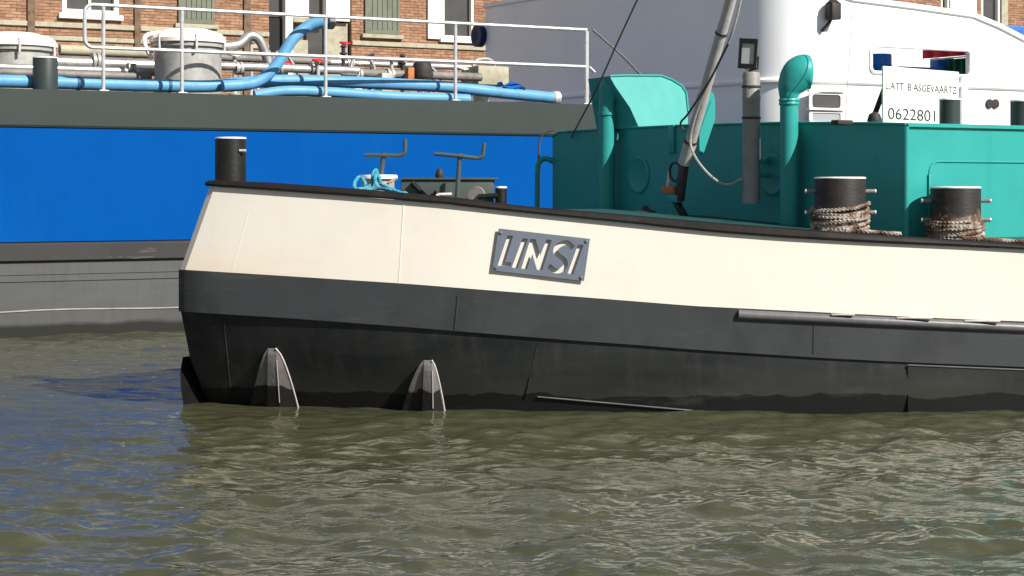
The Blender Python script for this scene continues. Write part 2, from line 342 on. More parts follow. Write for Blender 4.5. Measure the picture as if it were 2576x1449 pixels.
def water_mat():
    m = bpy.data.materials.new('murky_canal_water'); m.use_nodes = True
    N, L = m.node_tree.nodes, m.node_tree.links; b = N['Principled BSDF']
    tc = N.new('ShaderNodeTexCoord')
    n = N.new('ShaderNodeTexNoise'); n.inputs['Scale'].default_value = 0.5; n.inputs['Detail'].default_value = 4
    L.new(tc.outputs['Object'], n.inputs['Vector'])
    r = N.new('ShaderNodeValToRGB'); r.color_ramp.elements[0].position, r.color_ramp.elements[1].position = 0.3, 0.7
    r.color_ramp.elements[0].color = (0.047, 0.0475, 0.025, 1); r.color_ramp.elements[1].color = (0.057, 0.0575, 0.031, 1)
    L.new(n.outputs['Fac'], r.inputs['Fac']); L.new(r.outputs[0], b.inputs['Base Color'])
    b.inputs['Roughness'].default_value = 0.02; b.inputs['IOR'].default_value = 1.40
    mp = N.new('ShaderNodeMapping'); mp.inputs['Scale'].default_value = (0.62, 1.5, 1.0); L.new(tc.outputs['Object'], mp.inputs['Vector'])
    n2 = N.new('ShaderNodeTexNoise'); n2.noise_type = 'RIDGED_MULTIFRACTAL'; n2.normalize = True; n2.inputs['Scale'].default_value = 13.0; n2.inputs['Detail'].default_value = 5; n2.inputs['Roughness'].default_value = 0.55; n2.inputs['Distortion'].default_value = 0.6
    L.new(mp.outputs[0], n2.inputs['Vector'])
    bp = N.new('ShaderNodeBump'); bp.inputs['Strength'].default_value = 0.30; bp.inputs['Distance'].default_value = 0.02
    n4 = N.new('ShaderNodeTexNoise'); n4.inputs['Scale'].default_value = 34.0; n4.inputs['Detail'].default_value = 4; L.new(mp.outputs[0], n4.inputs['Vector'])
    n5 = N.new('ShaderNodeTexNoise'); n5.inputs['Scale'].default_value = 0.9; n5.inputs['Detail'].default_value = 3; L.new(mp.outputs[0], n5.inputs['Vector'])
    mr = N.new('ShaderNodeMapRange'); mr.inputs['From Min'].default_value = 0.38; mr.inputs['From Max'].default_value = 0.62; mr.inputs['To Min'].default_value = 0.05; mr.inputs['To Max'].default_value = 0.5; L.new(n5.outputs['Fac'], mr.inputs['Value'])
    ml = N.new('ShaderNodeMath'); ml.operation = 'MULTIPLY'; L.new(n4.outputs['Fac'], ml.inputs[0]); L.new(mr.outputs[0], ml.inputs[1])
    sm = N.new('ShaderNodeMath'); L.new(n2.outputs['Fac'], sm.inputs[0]); L.new(ml.outputs[0], sm.inputs[1])
    L.new(sm.outputs[0], bp.inputs['Height']); L.new(bp.outputs[0], b.inputs['Normal'])
    return m
M['water'] = water_mat()

# ------------------------------------------------------------------ water
def spaced(a):                                # (start, end, step) runs joined
    out = []
    for s, e, d in a: out += list(np.arange(s, e, d))
    return np.array(out + [a[-1][1]])
WAVE = 0.60
def make_water():
    xs = spaced([(-900, -60, 120), (-60, -12, 8), (-12, -6, 0.3), (-6.4, 4.6, 0.032), (4.6, 12, 0.3), (12, 60, 8), (60, 900, 120)])
    xs = np.unique(np.round(xs, 4))
    ys = spaced([(-400, -40, 60), (-40, -13, 3), (-13, -7.2, 0.2), (-7.2, 1.0, 0.026), (1.0, 8.5, 0.05), (8.5, 20, 0.5), (20, 60, 8), (60, 900, 120)])
    X, Y = np.meshgrid(xs, ys)
    h = np.zeros_like(X); r = np.random.default_rng(5)
    wind = math.radians(62)
    for i in range(110):
        lam = 0.13 * (1.5 / 0.13) ** r.random()
        th = wind + r.normal(0, 0.9)
        amp = 0.0085 * (lam / 0.6) ** 0.86 * (0.35 + r.random()) * (1.0 if lam < 1.0 else 0.6)
        k = 2 * math.pi / lam
        wx = 0.35 * np.sin(X * 0.9 + i) + 0.3 * np.sin(Y * 1.1 + 2.1 * i)       # bends the crests
        ph = k * (X * math.cos(th) + Y * math.sin(th)) + wx * min(k * 0.25, 2.2) + r.random() * 6.28
        s = np.sin(ph)
        g = 0.55 + 0.45 * np.sin(X * 0.55 * (0.5 + r.random()) + Y * 0.8 * (r.random() - 0.5) + r.random() * 6.28)
        h += amp * g * (s + 0.22 * np.cos(2 * ph))
    patch = 0.75 + 0.25 * np.sin(X * 0.5 + 0.7) * np.sin(Y * 0.6 + 0.3) + 0.25 * np.clip(X / 4.5, -1, 1)
    fade = np.clip((14 - np.abs(X)) / 4, 0, 1) * np.clip((Y + 13) / 3, 0, 1) * np.clip((20 - Y) / 4, 0, 1)
    # calmer water in the lee right beside the hull
    lee = 0.45 + 0.55 * np.clip((-Y + 0.1) / 1.6, 0, 1); lee = np.where((X < -2.6) | (Y > 0.8), 0.62, lee)
    h *= patch * fade * lee * WAVE
    h = h + 5.0 * h * h
    nx, nyy = len(xs), len(ys)
    co = np.stack([X, Y, h], -1).reshape(-1, 3)
    i, j = np.meshgrid(np.arange(nyy - 1), np.arange(nx - 1), indexing='ij')
    a = (i * nx + j).ravel()
    q = np.stack([a, a + 1, a + nx + 1, a + nx], -1)
    me = bpy.data.meshes.new('water')
    me.vertices.add(len(co)); me.vertices.foreach_set('co', co.ravel())
    me.loops.add(q.size); me.loops.foreach_set('vertex_index', q.ravel().astype(np.int32))
    me.polygons.add(len(q)); me.polygons.foreach_set('loop_start', np.arange(0, q.size, 4, dtype=np.int32))
    me.polygons.foreach_set('use_smooth', np.ones(len(q), bool))
    me.update(); me.validate()
    tag(link('water', me, M['water']), None, kind='structure')
make_water()

# ------------------------------------------------------------------ quay and brick houses
QZ = 2.45
q = MB(); a0 = P_T + V * 11.2 - U * 60; a1 = P_T + V * 11.2 + U * 400
q.prism([a0 + Z * -1, a0 + Z * QZ, a0 + V * 300 + Z * QZ, a0 + V * 300 + Z * -1], a1 - a0)
tag(q.build('quay', M['quay'], smooth=False), None, kind='structure')

HO = 15.0
def house_uv(px, py):
    p = T(px, py, HO); d = p - (P_T + V * HO)
    return d.dot(U), p.z
H0 = P_T + V * HO
def Hp(s, z, out=0.0): return H0 + U * s + Z * z - V * out
def facade(name, label, s0, s1, ztop, openings):
    """openings: list of (s0,s1,z0,z1) left free of bricks"""
    h = thing(name, label, 'house', Hp((s0 + s1) / 2, QZ))
    w = MB(); zs0, zs1 = QZ - 0.05, ztop
    # wall of mortar-coloured slabs around the openings, cut by columns
    cuts = sorted({s0, s1} | {o[0] for o in openings} | {o[1] for o in openings})
    for a, b in zip(cuts[:-1], cuts[1:]):
        spans = sorted([(o[2], o[3]) for o in openings if o[0] < (a + b) / 2 < o[1]])
        z = zs0
        for c, d in spans + [(zs1, None)]:
            if c > z + 1e-3: w.box(Hp((a + b) / 2, (z + c) / 2, -0.15), U * ((b - a) / 2), V * 0.15, Z * ((c - z) / 2))
            if d: z = d
    w.build('wall', M['mortar'], h, smooth=False)
    # bricks, one body each
    L, Hh, J = 0.21, 0.053, 0.011; vs, fs = [], []
    k = 0; z = QZ + 0.2
    while z < ztop - 0.02:
        s = s0 + (0 if k % 2 else -(L + J) / 2)
        while s < s1:
            a, b = max(s, s0), min(s + L, s1)
            parts = [(a, b)]
            for o in openings:
                if o[2] - 0.03 < z + Hh / 2 < o[3] + 0.03:
                    nw = []
                    for p, r_ in parts:
                        if r_ <= o[0] or p >= o[1]: nw.append((p, r_))
                        else:
                            if p < o[0]: nw.append((p, o[0]))
                            if r_ > o[1]: nw.append((o[1], r_))
                    parts = nw
            for p, r_ in parts:
                if r_ - p > 0.03:
                    o_ = 0.006 + random.random() * 0.006; n = len(vs)
                    for zz in (z, z + Hh):
                        vs += [tuple(Hp(p, zz, 0.001)), tuple(Hp(r_, zz, 0.001)), tuple(Hp(r_, zz, o_)), tuple(Hp(p, zz, o_))]
                    fs += [(n + 3, n + 2, n + 6, n + 7), (n + 4, n + 7, n + 6, n + 5), (n, n + 1, n + 2, n + 3), (n, n + 3, n + 7, n + 4), (n + 1, n + 5, n + 6, n + 2)]
            s += L + J
        z += Hh + J; k += 1
    me = bpy.data.meshes.new('brick_courses'); me.from_pydata(vs, [], fs); me.update()
    tag(link('brick_courses', me, M['brick'], h), None, kind='stuff')
    r = MB()
    r.prism([Hp(s0 - .1, ztop, .35), Hp(s0 - .1, ztop + .15, .35), Hp(s0 - .1, ztop + 2.6, -4), Hp(s0 - .1, ztop + .15, -8.35), Hp(s0 - .1, ztop, -8.35)], U * (s1 - s0 + .2 - 0.02))
    r.build('roof', M['roof'], h, smooth=False)
    b = MB(); b.box(Hp((s0 + s1) / 2, (QZ + ztop) / 2 - 0.01, -4.2), U * ((s1 - s0) / 2 - 0.1), V * 3.8, Z * ((ztop - QZ) / 2 - 0.02)); b.build('rear_body', M['mortar'], h, smooth=False)
    return h
def bx(name, m, par, s0, s1, z0, z1, o0, o1, bev=0.0):
    mb = MB(); c = Hp((s0 + s1) / 2, (z0 + z1) / 2, (o0 + o1) / 2); A = (U * (s1 - s0) / 2, V * (o1 - o0) / 2, Z * (z1 - z0) / 2)
    mb.bbox(c, *A, bev) if bev else mb.box(c, *A)
    return mb.build(name, m, par, smooth=False)
def window(h, s0, s1, z0, z1, mull=1, sill=True, fw=0.09):
    f = MB()
    for a, b, c, d in ((s0, s0 + fw, z0, z1), (s1 - fw, s1, z0, z1), (s0 + fw, s1 - fw, z0, z0 + fw), (s0 + fw, s1 - fw, z1 - fw, z1)):
        f.box(Hp((a + b) / 2, (c + d) / 2, -0.05), U * ((b - a) / 2), V * 0.07, Z * ((d - c) / 2))
    w = f.build('window', M['frame_white'], h, smooth=False)
    bx('pane', M['glass'], w, s0 + fw, s1 - fw, z0 + fw, z1 - fw, -0.12, -0.10)
    for i in range(mull):
        s = s0 + (s1 - s0) * (i + 1) / (mull + 1); bx('mullion', M['frame_white'], w, s - 0.025, s + 0.025, z0 + fw, z1 - fw, -0.095, -0.05)
    if sill: bx('sill', M['frame_white'], w, s0 - 0.08, s1 + 0.08, z0 - 0.11, z0 - 0.003, -0.1, 0.10, 0.012)
def shutter(h, s0, s1, z0, z1):
    f = MB()
    for a, b, c, d in ((s0, s0 + .06, z0, z1), (s1 - .06, s1, z0, z1), (s0 + .06, s1 - .06, z0, z0 + .09), (s0 + .06, s1 - .06, z1 - .09, z1)):
        f.box(Hp((a + b) / 2, (c + d) / 2, 0.045), U * ((b - a) / 2), V * 0.022, Z * ((d - c) / 2))
    sh = f.build('shutter', M['shutter'], h, smooth=False)
    n = 6; w = (s1 - s0 - .12) / n
    for i in range(n):
        bx('board', M['shutter'], sh, s0 + .06 + i * w + .004, s0 + .06 + (i + 1) * w - .004, z0 + .09, z1 - .09, 0.022, 0.05, 0.006)
    bx('ledge', M['stone'], sh, s0 - .08, s1 + .08, z0 - .10, z0 - .01, 0.0, 0.10, 0.01)
ZT = 7.4
sA, _ = house_uv(-260, 100); sB, _ = house_uv(676, 100); sC, _ = house_uv(884, 100); sD, _ = house_uv(1420, 100); sE, _ = house_uv(2900, 60)
def rect(x0, x1, y): # s range and z of a row at the middle
    a, _ = house_uv(x0, y); b, _ = house_uv(x1, y); return a, b, house_uv((x0 + x1) / 2, y)[1]
w1 = rect(156, 298, 36); w2 = rect(1112, 1190, 96)
d1 = rect(679, 716, 150); d2 = rect(780, 820, 70)
hl = facade('brick_house', 'orange brick house behind the blue tanker, left of the white doorway', sA, sB, ZT, [(w1[0], w1[1], w1[2], w1[2] + 1.7)])
window(hl, w1[0], w1[1], w1[2], w1[2] + 1.7)
for x0, x1 in ((68, 86), (337, 352), (612, 629)):
    a, b, z = rect(x0, x1, 50); bx('pilaster', M['pilaster'], hl, a, b, QZ, ZT - .3, 0.0, 0.06)
sh = rect(447, 537, 60); shutter(hl, sh[0], sh[1], sh[2], sh[2] + 1.6)
zc = house_uv(180, 58)[1]
segs = [sA] + [v for x0, x1 in ((68, 86), (337, 352), (612, 629)) for v in rect(x0, x1, 50)[:2]] + [sB]
for i in range(0, len(segs), 2):
    bx('stone_course', M['stone'], hl, segs[i] + .004, segs[i + 1] - .004, zc - .10, zc - .0, 0.0, 0.05, 0.008)
zc2 = house_uv(180, 92)[1]
for i in range(0, len(segs), 2):
    bx('stone_course', M['stone'], hl, segs[i] + .004, segs[i + 1] - .004, zc2 - .09, zc2 - .0, 0.0, 0.04, 0.008)
# doorway bay between the two brick fronts
dz = house_uv(750, 140)[1]
hd = thing('doorway_bay', 'white framed doorway bay with a dark door between the brick houses', 'doorway', Hp((sB + sC) / 2, QZ))
def bay(n, m, x0, x1, y0, y1, o0, o1):
    a, b, _ = rect(x0, x1, 60); z1 = house_uv(750, y0)[1]; z0 = house_uv(750, y1)[1]
    return bx(n, m, hd, max(a, sB + .003), min(b, sC - .003), z0, z1, o0, o1)
bay('back_wall', M['mortar'], 600, 960, -260, 330, -0.4, -0.26)
bay('door', M['black'], 679, 715, 47, 330, -0.2, -0.12)
bay('fanlight', M['glass'], 680, 714, -60, 44, -0.2, -0.14)
bay('jamb', M['frame_white'], 716, 734, -200, 330, -0.25, 0.06)
bay('panel', M['frame_white'], 735, 776, -200, 44, -0.25, 0.02)
bay('pane', M['glass'], 778, 818, -200, 150, -0.22, -0.16)
bay('jamb', M['frame_white'], 819, 878, -200, 48, -0.25, 0.05)
bay('lintel', M['stone'], 735, 818, 46, 56, -0.25, 0.08)
bay('base_panel', M['stone'], 735, 776, 100, 330, -0.25, -0.03)
bay('base_panel', M['stone'], 822, 878, 52, 330, -0.25, -0.08)
hm = facade('brick_house', 'orange brick house with one green shutter, right of the white doorway', sC, sD, ZT, [(w2[0], w2[1], w2[2], w2[2] + 1.7)])
window(hm, w2[0], w2[1], w2[2], w2[2] + 1.7, 0, fw=0.05)
a, b, z = rect(1074, 1111, 96); bx('window_surround', M['frame_white'], hm, a, b - .004, z - .02, z + 1.8, 0.0, 0.07)
sh = rect(916, 1003, 86); shutter(hm, sh[0], sh[1], sh[2], sh[2] + 1.6)
zc = house_uv(1020, 108)[1]; bx('stone_course', M['stone'], hm, sC + .004, sD - .004, zc - .10, zc, 0.0, 0.05, 0.008)
w3 = rect(2467, 2514, 120); w4 = rect(2366, 2386, 120)
hr = facade('brick_house', 'brick house showing above the white ship at the top right', sD + .01, sE, ZT + 1.2, [(w3[0], w3[1], w3[2], w3[2] + 3), (w4[0], w4[1], w4[2], w4[2] + 3)])
window(hr, w3[0], w3[1], w3[2], w3[2] + 3, 0, fw=0.07); window(hr, w4[0], w4[1], w4[2], w4[2] + 3, 0, fw=0.05)
a, b, z = rect(2387, 2452, 100); bx('window_surround', M['frame_white'], hr, a, b, z, z + 3, 0.0, 0.07)
a, b, z = rect(2516, 2532, 100); bx('pilaster', M['stone'], hr, a, b, QZ, ZT + 1, 0.0, 0.06)

# ------------------------------------------------------------------ blue tanker
def ts(px): return (T(px, 476) - P_T).dot(U)             # metres along the side for a pixel column
def Tp(s, off, z): return P_T + U * s + V * off + Z * z
tk0, tk1 = -14.0, ts(1545)
tk = thing('tanker_ship', 'blue tanker ship with grey green gunwale, moored behind the white bowed barge', 'ship', Tp(2, 4.5, 0))
def band(name, m, pts, s0=tk0, s1=tk1):
    mb = MB(); mb.prism([Tp(s0, o, z) for o, z in pts], U * (s1 - s0)); return mb.build(name, m, tk, smooth=False)
band('gunwale_band', M['greygreen'], [(0, 2.94), (-.012, 2.93), (-.012, 2.515), (0.0, 2.49), (0.07, 2.49), (0.07, 2.94)])
band('blue_side', M['blue'], [(0.016, 2.489), (0.016, 1.125), (0.3, 1.125), (0.3, 2.489)])
band('rubbing_belt', M['belt'], [(-.03, 1.105), (-.045, 1.09), (-.045, .905), (-.02, .885), (.3, .885), (.3, 1.115), (.0, 1.115)])
band('lower_side', M['grey_low'], [(.0, .884), (.012, .30), (.3, .30), (.3, .884)])
band('bilge_side', M['grey_low'], [(-.012, .299), (-.012, .285), (.03, -.4), (.3, -.4), (.3, .299)])
band('deck', M['greygreen'], [(.07, 2.86), (.07, 2.80), (9.4, 2.80), (9.4, 2.86)])
band('far_side', M['blue'], [(9.4, 2.94), (9.4, -.4), (9.7, -.4), (9.7, 2.94)])
for s in (tk0, tk1 - .1):
    mb = MB(); mb.box(Tp(s + .05, 4.85, 1.2), U * .05, V * 4.5, Z * 1.59); mb.build('end_bulkhead', M['blue'], tk, smooth=False)
for zz, oo in ((.66, -.004), (.74, -.002)):
    mb = MB(); mb.box(Tp((tk0 + tk1) / 2, oo + .004, zz), U * ((tk1 - tk0) / 2), V * .008, Z * .006); mb.build('weld_seam', M['grey_low'], tk, smooth=False)
wv = [Tp(s_, -.016, .30 + .012 * math.sin(s_ * 2.3)) for s_ in np.linspace(tk0, tk1, 60)]
MB().tube(wv, .009, 6).build('bilge_highlight', M['tank'], tk)  # wavy bead in lighter grey, its colour standing in for the seam's highlight
# railing
RO = 0.05
def rail_z(px, py): return T(px, py, RO).z
zt, zm = 3.985, 3.468
rl = MB(); st = [ts(x) for x in (263, 461, 823, 1150, 1480)]
sl0 = ts(216)
c1 = Tp(sl0 + .1, RO, zt - .1); c2 = Tp(sl0 + .1, RO, zm + .1)
path = [Tp(st[-1], RO, zt)] + [Tp(st[0], RO, zt)] + arc(c1, U, Z, .1, 90, 180, 6) + arc(c2, U, Z, .1, 180, 270, 6) + [Tp(st[0], RO, zm), Tp(st[-1], RO, zm)]
rail = MB().tube(path, 0.024, 10).build('railing', M['galv'], tk)
for i, s in enumerate(st):
    MB().tube([Tp(s, RO, 2.941), Tp(s, RO, zt - .02)], 0.024 if i < 4 else 0.034, 10).build('stanchion', M['galv'], rail)
    MB().bbox(Tp(s, RO - .0, 2.947), U * .06, V * .045, Z * .006, .002).build('base_plate', M['galv'], rail)
MB().tube([T(1490, 74, RO + .02), T(1560, 135, 1.2), T(1612, 188, 2.0)], 0.016, 8).build('brace', M['pipe_dark'], rail)
MB().tube([T(1482, 168, RO), T(1496, 182, RO)], 0.022, 8).build('rail_stub', M['galv'], rail)
# deck pipes
def pipe(x0, x1, y, off, r, m, n=14):
    a = T((x0 + x1) / 2, y, off).z; MB().tube([Tp(ts_off(x0, off), off, a), Tp(ts_off(x1, off), off, a)], r, n).build('deck_pipe', m, tk)
def ts_off(px, off): return (T(px, 476, off) - P_T).dot(U)
pipe(-200, 398, 155, 2.3, .085, M['pipe'])
pipe(-200, 398, 172, 1.7, .05, M['pipe'])
pipe(150, 380, 130, 3.2, .075, M['stone'])
pipe(-200, 380, 184, 1.5, .045, M['pipe_dark'])
pipe(548, 900, 172, 1.7, .06, M['pipe'])
pipe(548, 830, 150, 2.6, .05, M['pipe_dark'])
pipe(860, 1210, 188, 1.8, .06, M['pipe_dark'])
pipe(640, 1190, 160, 3.0, .045, M['pipe'])
for x, y, off, r in ((240, 155, 2.3, .12), (330, 172, 1.7, .075), (600, 172, 1.7, .09), (700, 172, 1.7, .09), (790, 172, 1.7, .09), (900, 188, 1.8, .09), (980, 188, 1.8, .09), (1070, 188, 1.8, .09), (880, 160, 3.0, .07), (1010, 160, 3.0, .07)):
    c = Tp(ts_off(x, off), off, T(x, y, off).z)
    MB().lathe(c - U * .05, [(r, 0), (r, .04), (r * .8, .041), (r * .8, .06), (r, .061), (r, .10)], 18, U).build('pipe_flange', M['tank'], tk)
# tank hatches with lids
def hatch(x0, x1, ytop, off, z0, lab):
    a = T((x0 + x1) / 2, ytop, off); s = (a - P_T).dot(U); r = (T(x1, 476, off) - T(x0, 476, off)).length * 0.5 * .9
    c = Tp(s, off, 2.86); h = a.z - 2.86 - .20
    o = MB().lathe(c, [(r, 0), (r, h - .06), (r * 1.08, h - .055), (r * 1.08, h)], 32).build('tank_hatch', M['tank'], tk); o['label'] = lab
    MB().lathe(c + Z * (h + .004), [(r * 1.14, 0), (r * 1.14, .05), (r * 1.02, .12), (r * .6, .185), (0.02, .20)], 32).build('lid', M['lid'], o)
    for q in range(6):
        d = U * math.cos(q * 1.05 + .4) + V * math.sin(q * 1.05 + .4)
        MB().tube([c + d * (r * 1.13) + Z * (h - .12), c + d * (r * 1.13) + Z * (h + .09)], .018, 8).build('clamp', M['edge'], o)
    k = c - U * (r * 1.12) + Z * h
    MB().tube(smooth_path([k + Z * -.22, k - U * .10 + Z * -.02, k - U * .05 + Z * .10, k + U * .25 + Z * .13], 6), .03, 8).build('hinge_arm', M['lid'], o)
hatch(384, 562, 72, 1.25, 0, 'wide grey hatch with a pale sunlit lid beside the rail')
hatch(-70, 140, 82, 2.6, 0, 'grey hatch with a pale lid at the left edge')
# valves and clutter on the manifold
def valve(x, y, off, red=True, r=.075):
    z = T(x, y, off).z; s = ts_off(x, off); c = Tp(s, off, z)
    o = MB().lathe(Tp(s, off, 2.86), [(.05, 0), (.05, .08), (.085, .09), (.085, .2), (.05, .22), (.028, .3), (.028, max(z - 2.86, .32))], 16).build('valve', M['tank'], tk)
    ring = [c + (U * math.cos(q * math.pi / 10) + (Z * .25 + V * .97) * math.sin(q * math.pi / 10)) * r for q in range(20)]
    mb = MB().tube(ring + [ring[0]], .013, 6, False)
    for q in (0, 5, 10, 15): mb.tube([c, ring[q]], .009, 6)
    mb.build('handwheel', M['red'] if red else M['edge'], o)
for x, y, off, rd in ((632, 100, 3.0, False), (665, 128, 2.2, False), (720, 158, 1.8, True), (800, 152, 1.6, True), (868, 108, 3.4, True), (935, 148, 1.9, False), (985, 150, 2.0, True), (1165, 172, 1.9, False), (590, 138, 2.0, False)):
    valve(x, y, off, rd)
rq = random.Random(21)
for k in range(26):
    x = 575 + 640 * rq.random(); off = 1.3 + 2.4 * rq.random(); s_ = ts_off(x, off); hgt = .36 + .46 * rq.random(); kind_ = k % 4
    b_ = Tp(s_, off, 2.86)
    if kind_ == 0: MB().lathe(b_, [(.03, 0), (.03, hgt), (.055, hgt + .005), (.055, hgt + .03), (.03, hgt + .035), (.03, hgt + .10), (.05, hgt + .11), (.02, hgt + .15)], 12).build('vent_pipe', M['pipe'] if k % 8 else M['dark'], tk)
    elif kind_ == 1: MB().tube(smooth_path([b_, b_ + Z * hgt * .7, b_ + Z * hgt + U * .06, b_ + Z * hgt + U * (.15 + .2 * rq.random()), b_ + Z * hgt * .6 + U * .42], 5), .026, 8).build('branch_pipe', M['pipe'], tk)
    elif kind_ == 2: MB().bbox(b_ + Z * (hgt * .5), U * (.05 + .08 * rq.random()), V * .08, Z * hgt * .5, .012).build('valve_chest', M['lid'] if k % 3 else M['tank'], tk)
    else:
        mb = MB().tube([b_, b_ + Z * hgt], .022, 8); mb.tube([b_ + Z * hgt - U * .02, b_ + Z * (hgt + .12) + U * .14], .014, 6); mb.build('valve_lever', M['edge'] if k % 8 > 3 else M['red'], tk)
MB().tube(smooth_path([T(560, 118, 2.0), T(600, 112, 2.0), T(628, 90, 2.0), T(652, 100, 2.0), T(668, 135, 2.0), T(676, 160, 2.0)], 6), .07, 12).build('elbow_pipe', M['pipe'], tk)
MB().lathe(T(1062, 196, 1.5), [(.15, 0), (.16, .05), (.13, .2), (.05, .27)], 20).build('ventilator_cap', M['dark'], tk)
MB().bbox(T(1030, 188, 1.4), U * .05, V * .06, Z * .10, .01).build('rust_bracket', M['rust'], tk)
MB().bbox(T(1222, 192, 2.2), U * .26, V * .25, Z * .14, .015).build('deck_locker', M['stone'], tk)
MB().tube([T(940, 136, 1.8), T(915, 148, 1.8)], .02, 8).build('lever', M['navy'], tk)
# bollard by the rail
bo = T(114, 147, .35); bs = (bo - P_T).dot(U)
o = MB().lathe(Tp(bs, .35, 2.86), [(.15, 0), (.15, bo.z - 2.86 - .01), (.145, bo.z - 2.86)], 28).build('bollard', M['greygreen'], tk)
MB().lathe(Tp(bs, .35, bo.z + .001), [(.152, 0), (.15, .012), (.02, .02)], 28).build('cap', M['capwhite'], o)
# hoses lying on the deck
def hose(label, pts, r):
    h = MB().tube(smooth_path([T(*p) for p in pts], 10), r, 14).build('cargo_hose', M['hose'])
    tag(h, label, 'hose', 'light blue cargo hoses on the tanker deck'); return h
h1 = hose('long light blue cargo hose lying along the tanker deck edge behind the railing', [(-150, 203, .5), (0, 204, .5), (150, 208, .5), (300, 213, .5), (420, 216, .5), (520, 217, .5), (600, 210, .5), (700, 203, .55), (830, 205, .5), (980, 211, .45), (1130, 219, .4), (1250, 232, .36), (1330, 240, .36), (1392, 246, .36)], .080)
h2 = hose('light blue cargo hose rising from the deck to the top rail at mid deck', [(560, 217, .34), (640, 208, .34), (690, 170, .34), (735, 100, .34), (772, 68, .34), (800, 58, .30), (826, 56, .24)], .076)
MB().lathe(T(826, 56, .24) - U * .01, [(.086, 0), (.092, .02), (.092, .07), (.07, .09)], 18, U).build('coupling', M['pipe_dark'], h2)
h3 = hose('short light blue cargo hose lying under the long one near the gunwale', [(640, 240, .25), (720, 229, .22), (830, 232, .20), (920, 238, .2), (1010, 244, .2), (1130, 247, .2), (1180, 250, .2)], .068)
for x, y in ((196, 210), (425, 216), (930, 209)):
    p = T(x, y, .5); MB().lathe(p - U * .02, [(.087, 0), (.087, .04)], 16, U).build('hose_clip', M['hose_band'], h1)
MB().lathe(T(1392, 246, .36) - U * .02, [(.08, 0), (.095, .02), (.095, .10), (.06, .12)], 18, U).build('coupling', M['edge'], h1)
tp = MB(); g = 12; vs_, fs_ = [], []
for i in range(g + 1):
    for j in range(7):
        a, b = i / g, j / 6
        p = T(1250 + 72 * a, 224, .30 + .35 * b)
        hgt = .085 * math.sin(math.pi * min(max(a, .02), .98)) ** .6 * (1 - (2 * b - 1) ** 2 * .7) + .02 * math.sin(9 * a + 5 * b) + (.05 if a < .25 else 0)
        vs_.append(p + Z * hgt)
for i in range(g):
    for j in range(6): fs_.append((i * 7 + j, i * 7 + j + 1, (i + 1) * 7 + j + 1, (i + 1) * 7 + j))
n0 = len(vs_); vs_ += [v - Z * .02 for v in vs_]; fs_ += [tuple(n0 + k for k in reversed(f)) for f in fs_]
tp.add(vs_, fs_); tag(tp.build('tarpaulin', M['tarp']), 'crumpled bright blue tarpaulin on the hose at the end of the tanker rail', 'tarpaulin')

# ------------------------------------------------------------------ white ship, bow towards the left
CW = T(1962, 476); sW = (CW - P_T).dot(U)
ws = thing('white_ship', 'tall white ship with its grey shaded bow, moored beyond the teal deckhouse', 'ship', CW + U * 6 + V * 5 - Z * CAMH)
def Wp(a, b, z): return P_T + U * (sW + a) + V * b + Z * z
RC = 1.0
plan = [(24, 0), (12, 0), (7, 0)]                          # (a,b) from the right along the side, round the corner, across the bow
side_a = [ts(x) - sW for x in (2576, 2512, 2447, 2440, 2294, 2190, 2144, 2060)]
plan += [(a, 0) for a in side_a if a > RC]
plan += [(RC - RC * math.sin(R(q)), RC - RC * math.cos(R(q))) for q in range(0, 91, 10)]
plan += [(-.12, 3), (-.18, 5), (-.12, 7), (0, 9.2), (.5, 9.9), (2, 10.2), (24, 10.2)]
def wtop(a, b):
    if b < .02:
        pts = [(ts(x) - sW, T(x, y).z) for x, y in ((2144, 0), (2294, 19), (2447, 41), (2512, 68), (2576, 101))]
        return interp(a, [(0.4, 4.85)] + pts + [(8, 4.1), (24, 4.0)])
    return interp(b, [(0, 4.85), (1, 4.95), (5, 5.2), (10, 5.3)]) if a < 3 else 4.2
def wnorm(i):
    p0, p1 = plan[max(i - 1, 0)], plan[min(i + 1, len(plan) - 1)]; t = Vector((p1[0] - p0[0], p1[1] - p0[1])).normalized()
    return Vector((t.y, -t.x)) if True else None
def wloft(name, m, f, idx):
    secs = []
    for i in idx:
        a, b = plan[i]; n = wnorm(i); n = -n if (n.x * (a - 8) + n.y * (b - 5)) < 0 else n
        secs.append([Wp(a + n.x * o, b + n.y * o, z) for o, z in f(a, b)])
    return MB().loft(secs).build(name, m, ws, ang=25)
allI = list(range(len(plan)))
ZL = 3.40
wloft('lower_hull', M['ship_white'], lambda a, b: [(0, ZL - .03), (-.02, 2.2), (-.06, -.4), (-.3, -.4), (-.3, ZL - .03)], allI)
wloft('knuckle_rail', M['ship_white'], lambda a, b: [(.045, ZL + .015), (.045, ZL - .02), (0.02, ZL - .05), (-.2, ZL - .05), (-.2, ZL + .04), (0.02, ZL + .04)], allI)
oa0, oa1 = ts(2190) - sW, ts(2440) - sW
oz0, oz1 = T(2315, 187).z, T(2315, 121).z
iL = [i for i in allI if plan[i][1] > 1e-6 or plan[i][0] <= oa0 + 1e-4]
iO = [i for i in allI if plan[i][1] < 1e-6 and oa0 - 1e-4 <= plan[i][0] <= oa1 + 1e-4]
iR = [i for i in allI if plan[i][1] < 1e-6 and plan[i][0] >= oa1 - 1e-4]
wloft('bulwark', M['ship_white'], lambda a, b: [(0, wtop(a, b)), (-.005, ZL + .041), (-.10, ZL + .041), (-.10, wtop(a, b))], iL)
wloft('bulwark', M['ship_white'], lambda a, b: [(0, wtop(a, b)), (-.002, oz1), (-.10, oz1), (-.10, wtop(a, b))], iO)
wloft('bulwark', M['ship_white'], lambda a, b: [(-.002, oz0), (-.005, ZL + .041), (-.10, ZL + .041), (-.10, oz0)], iO)
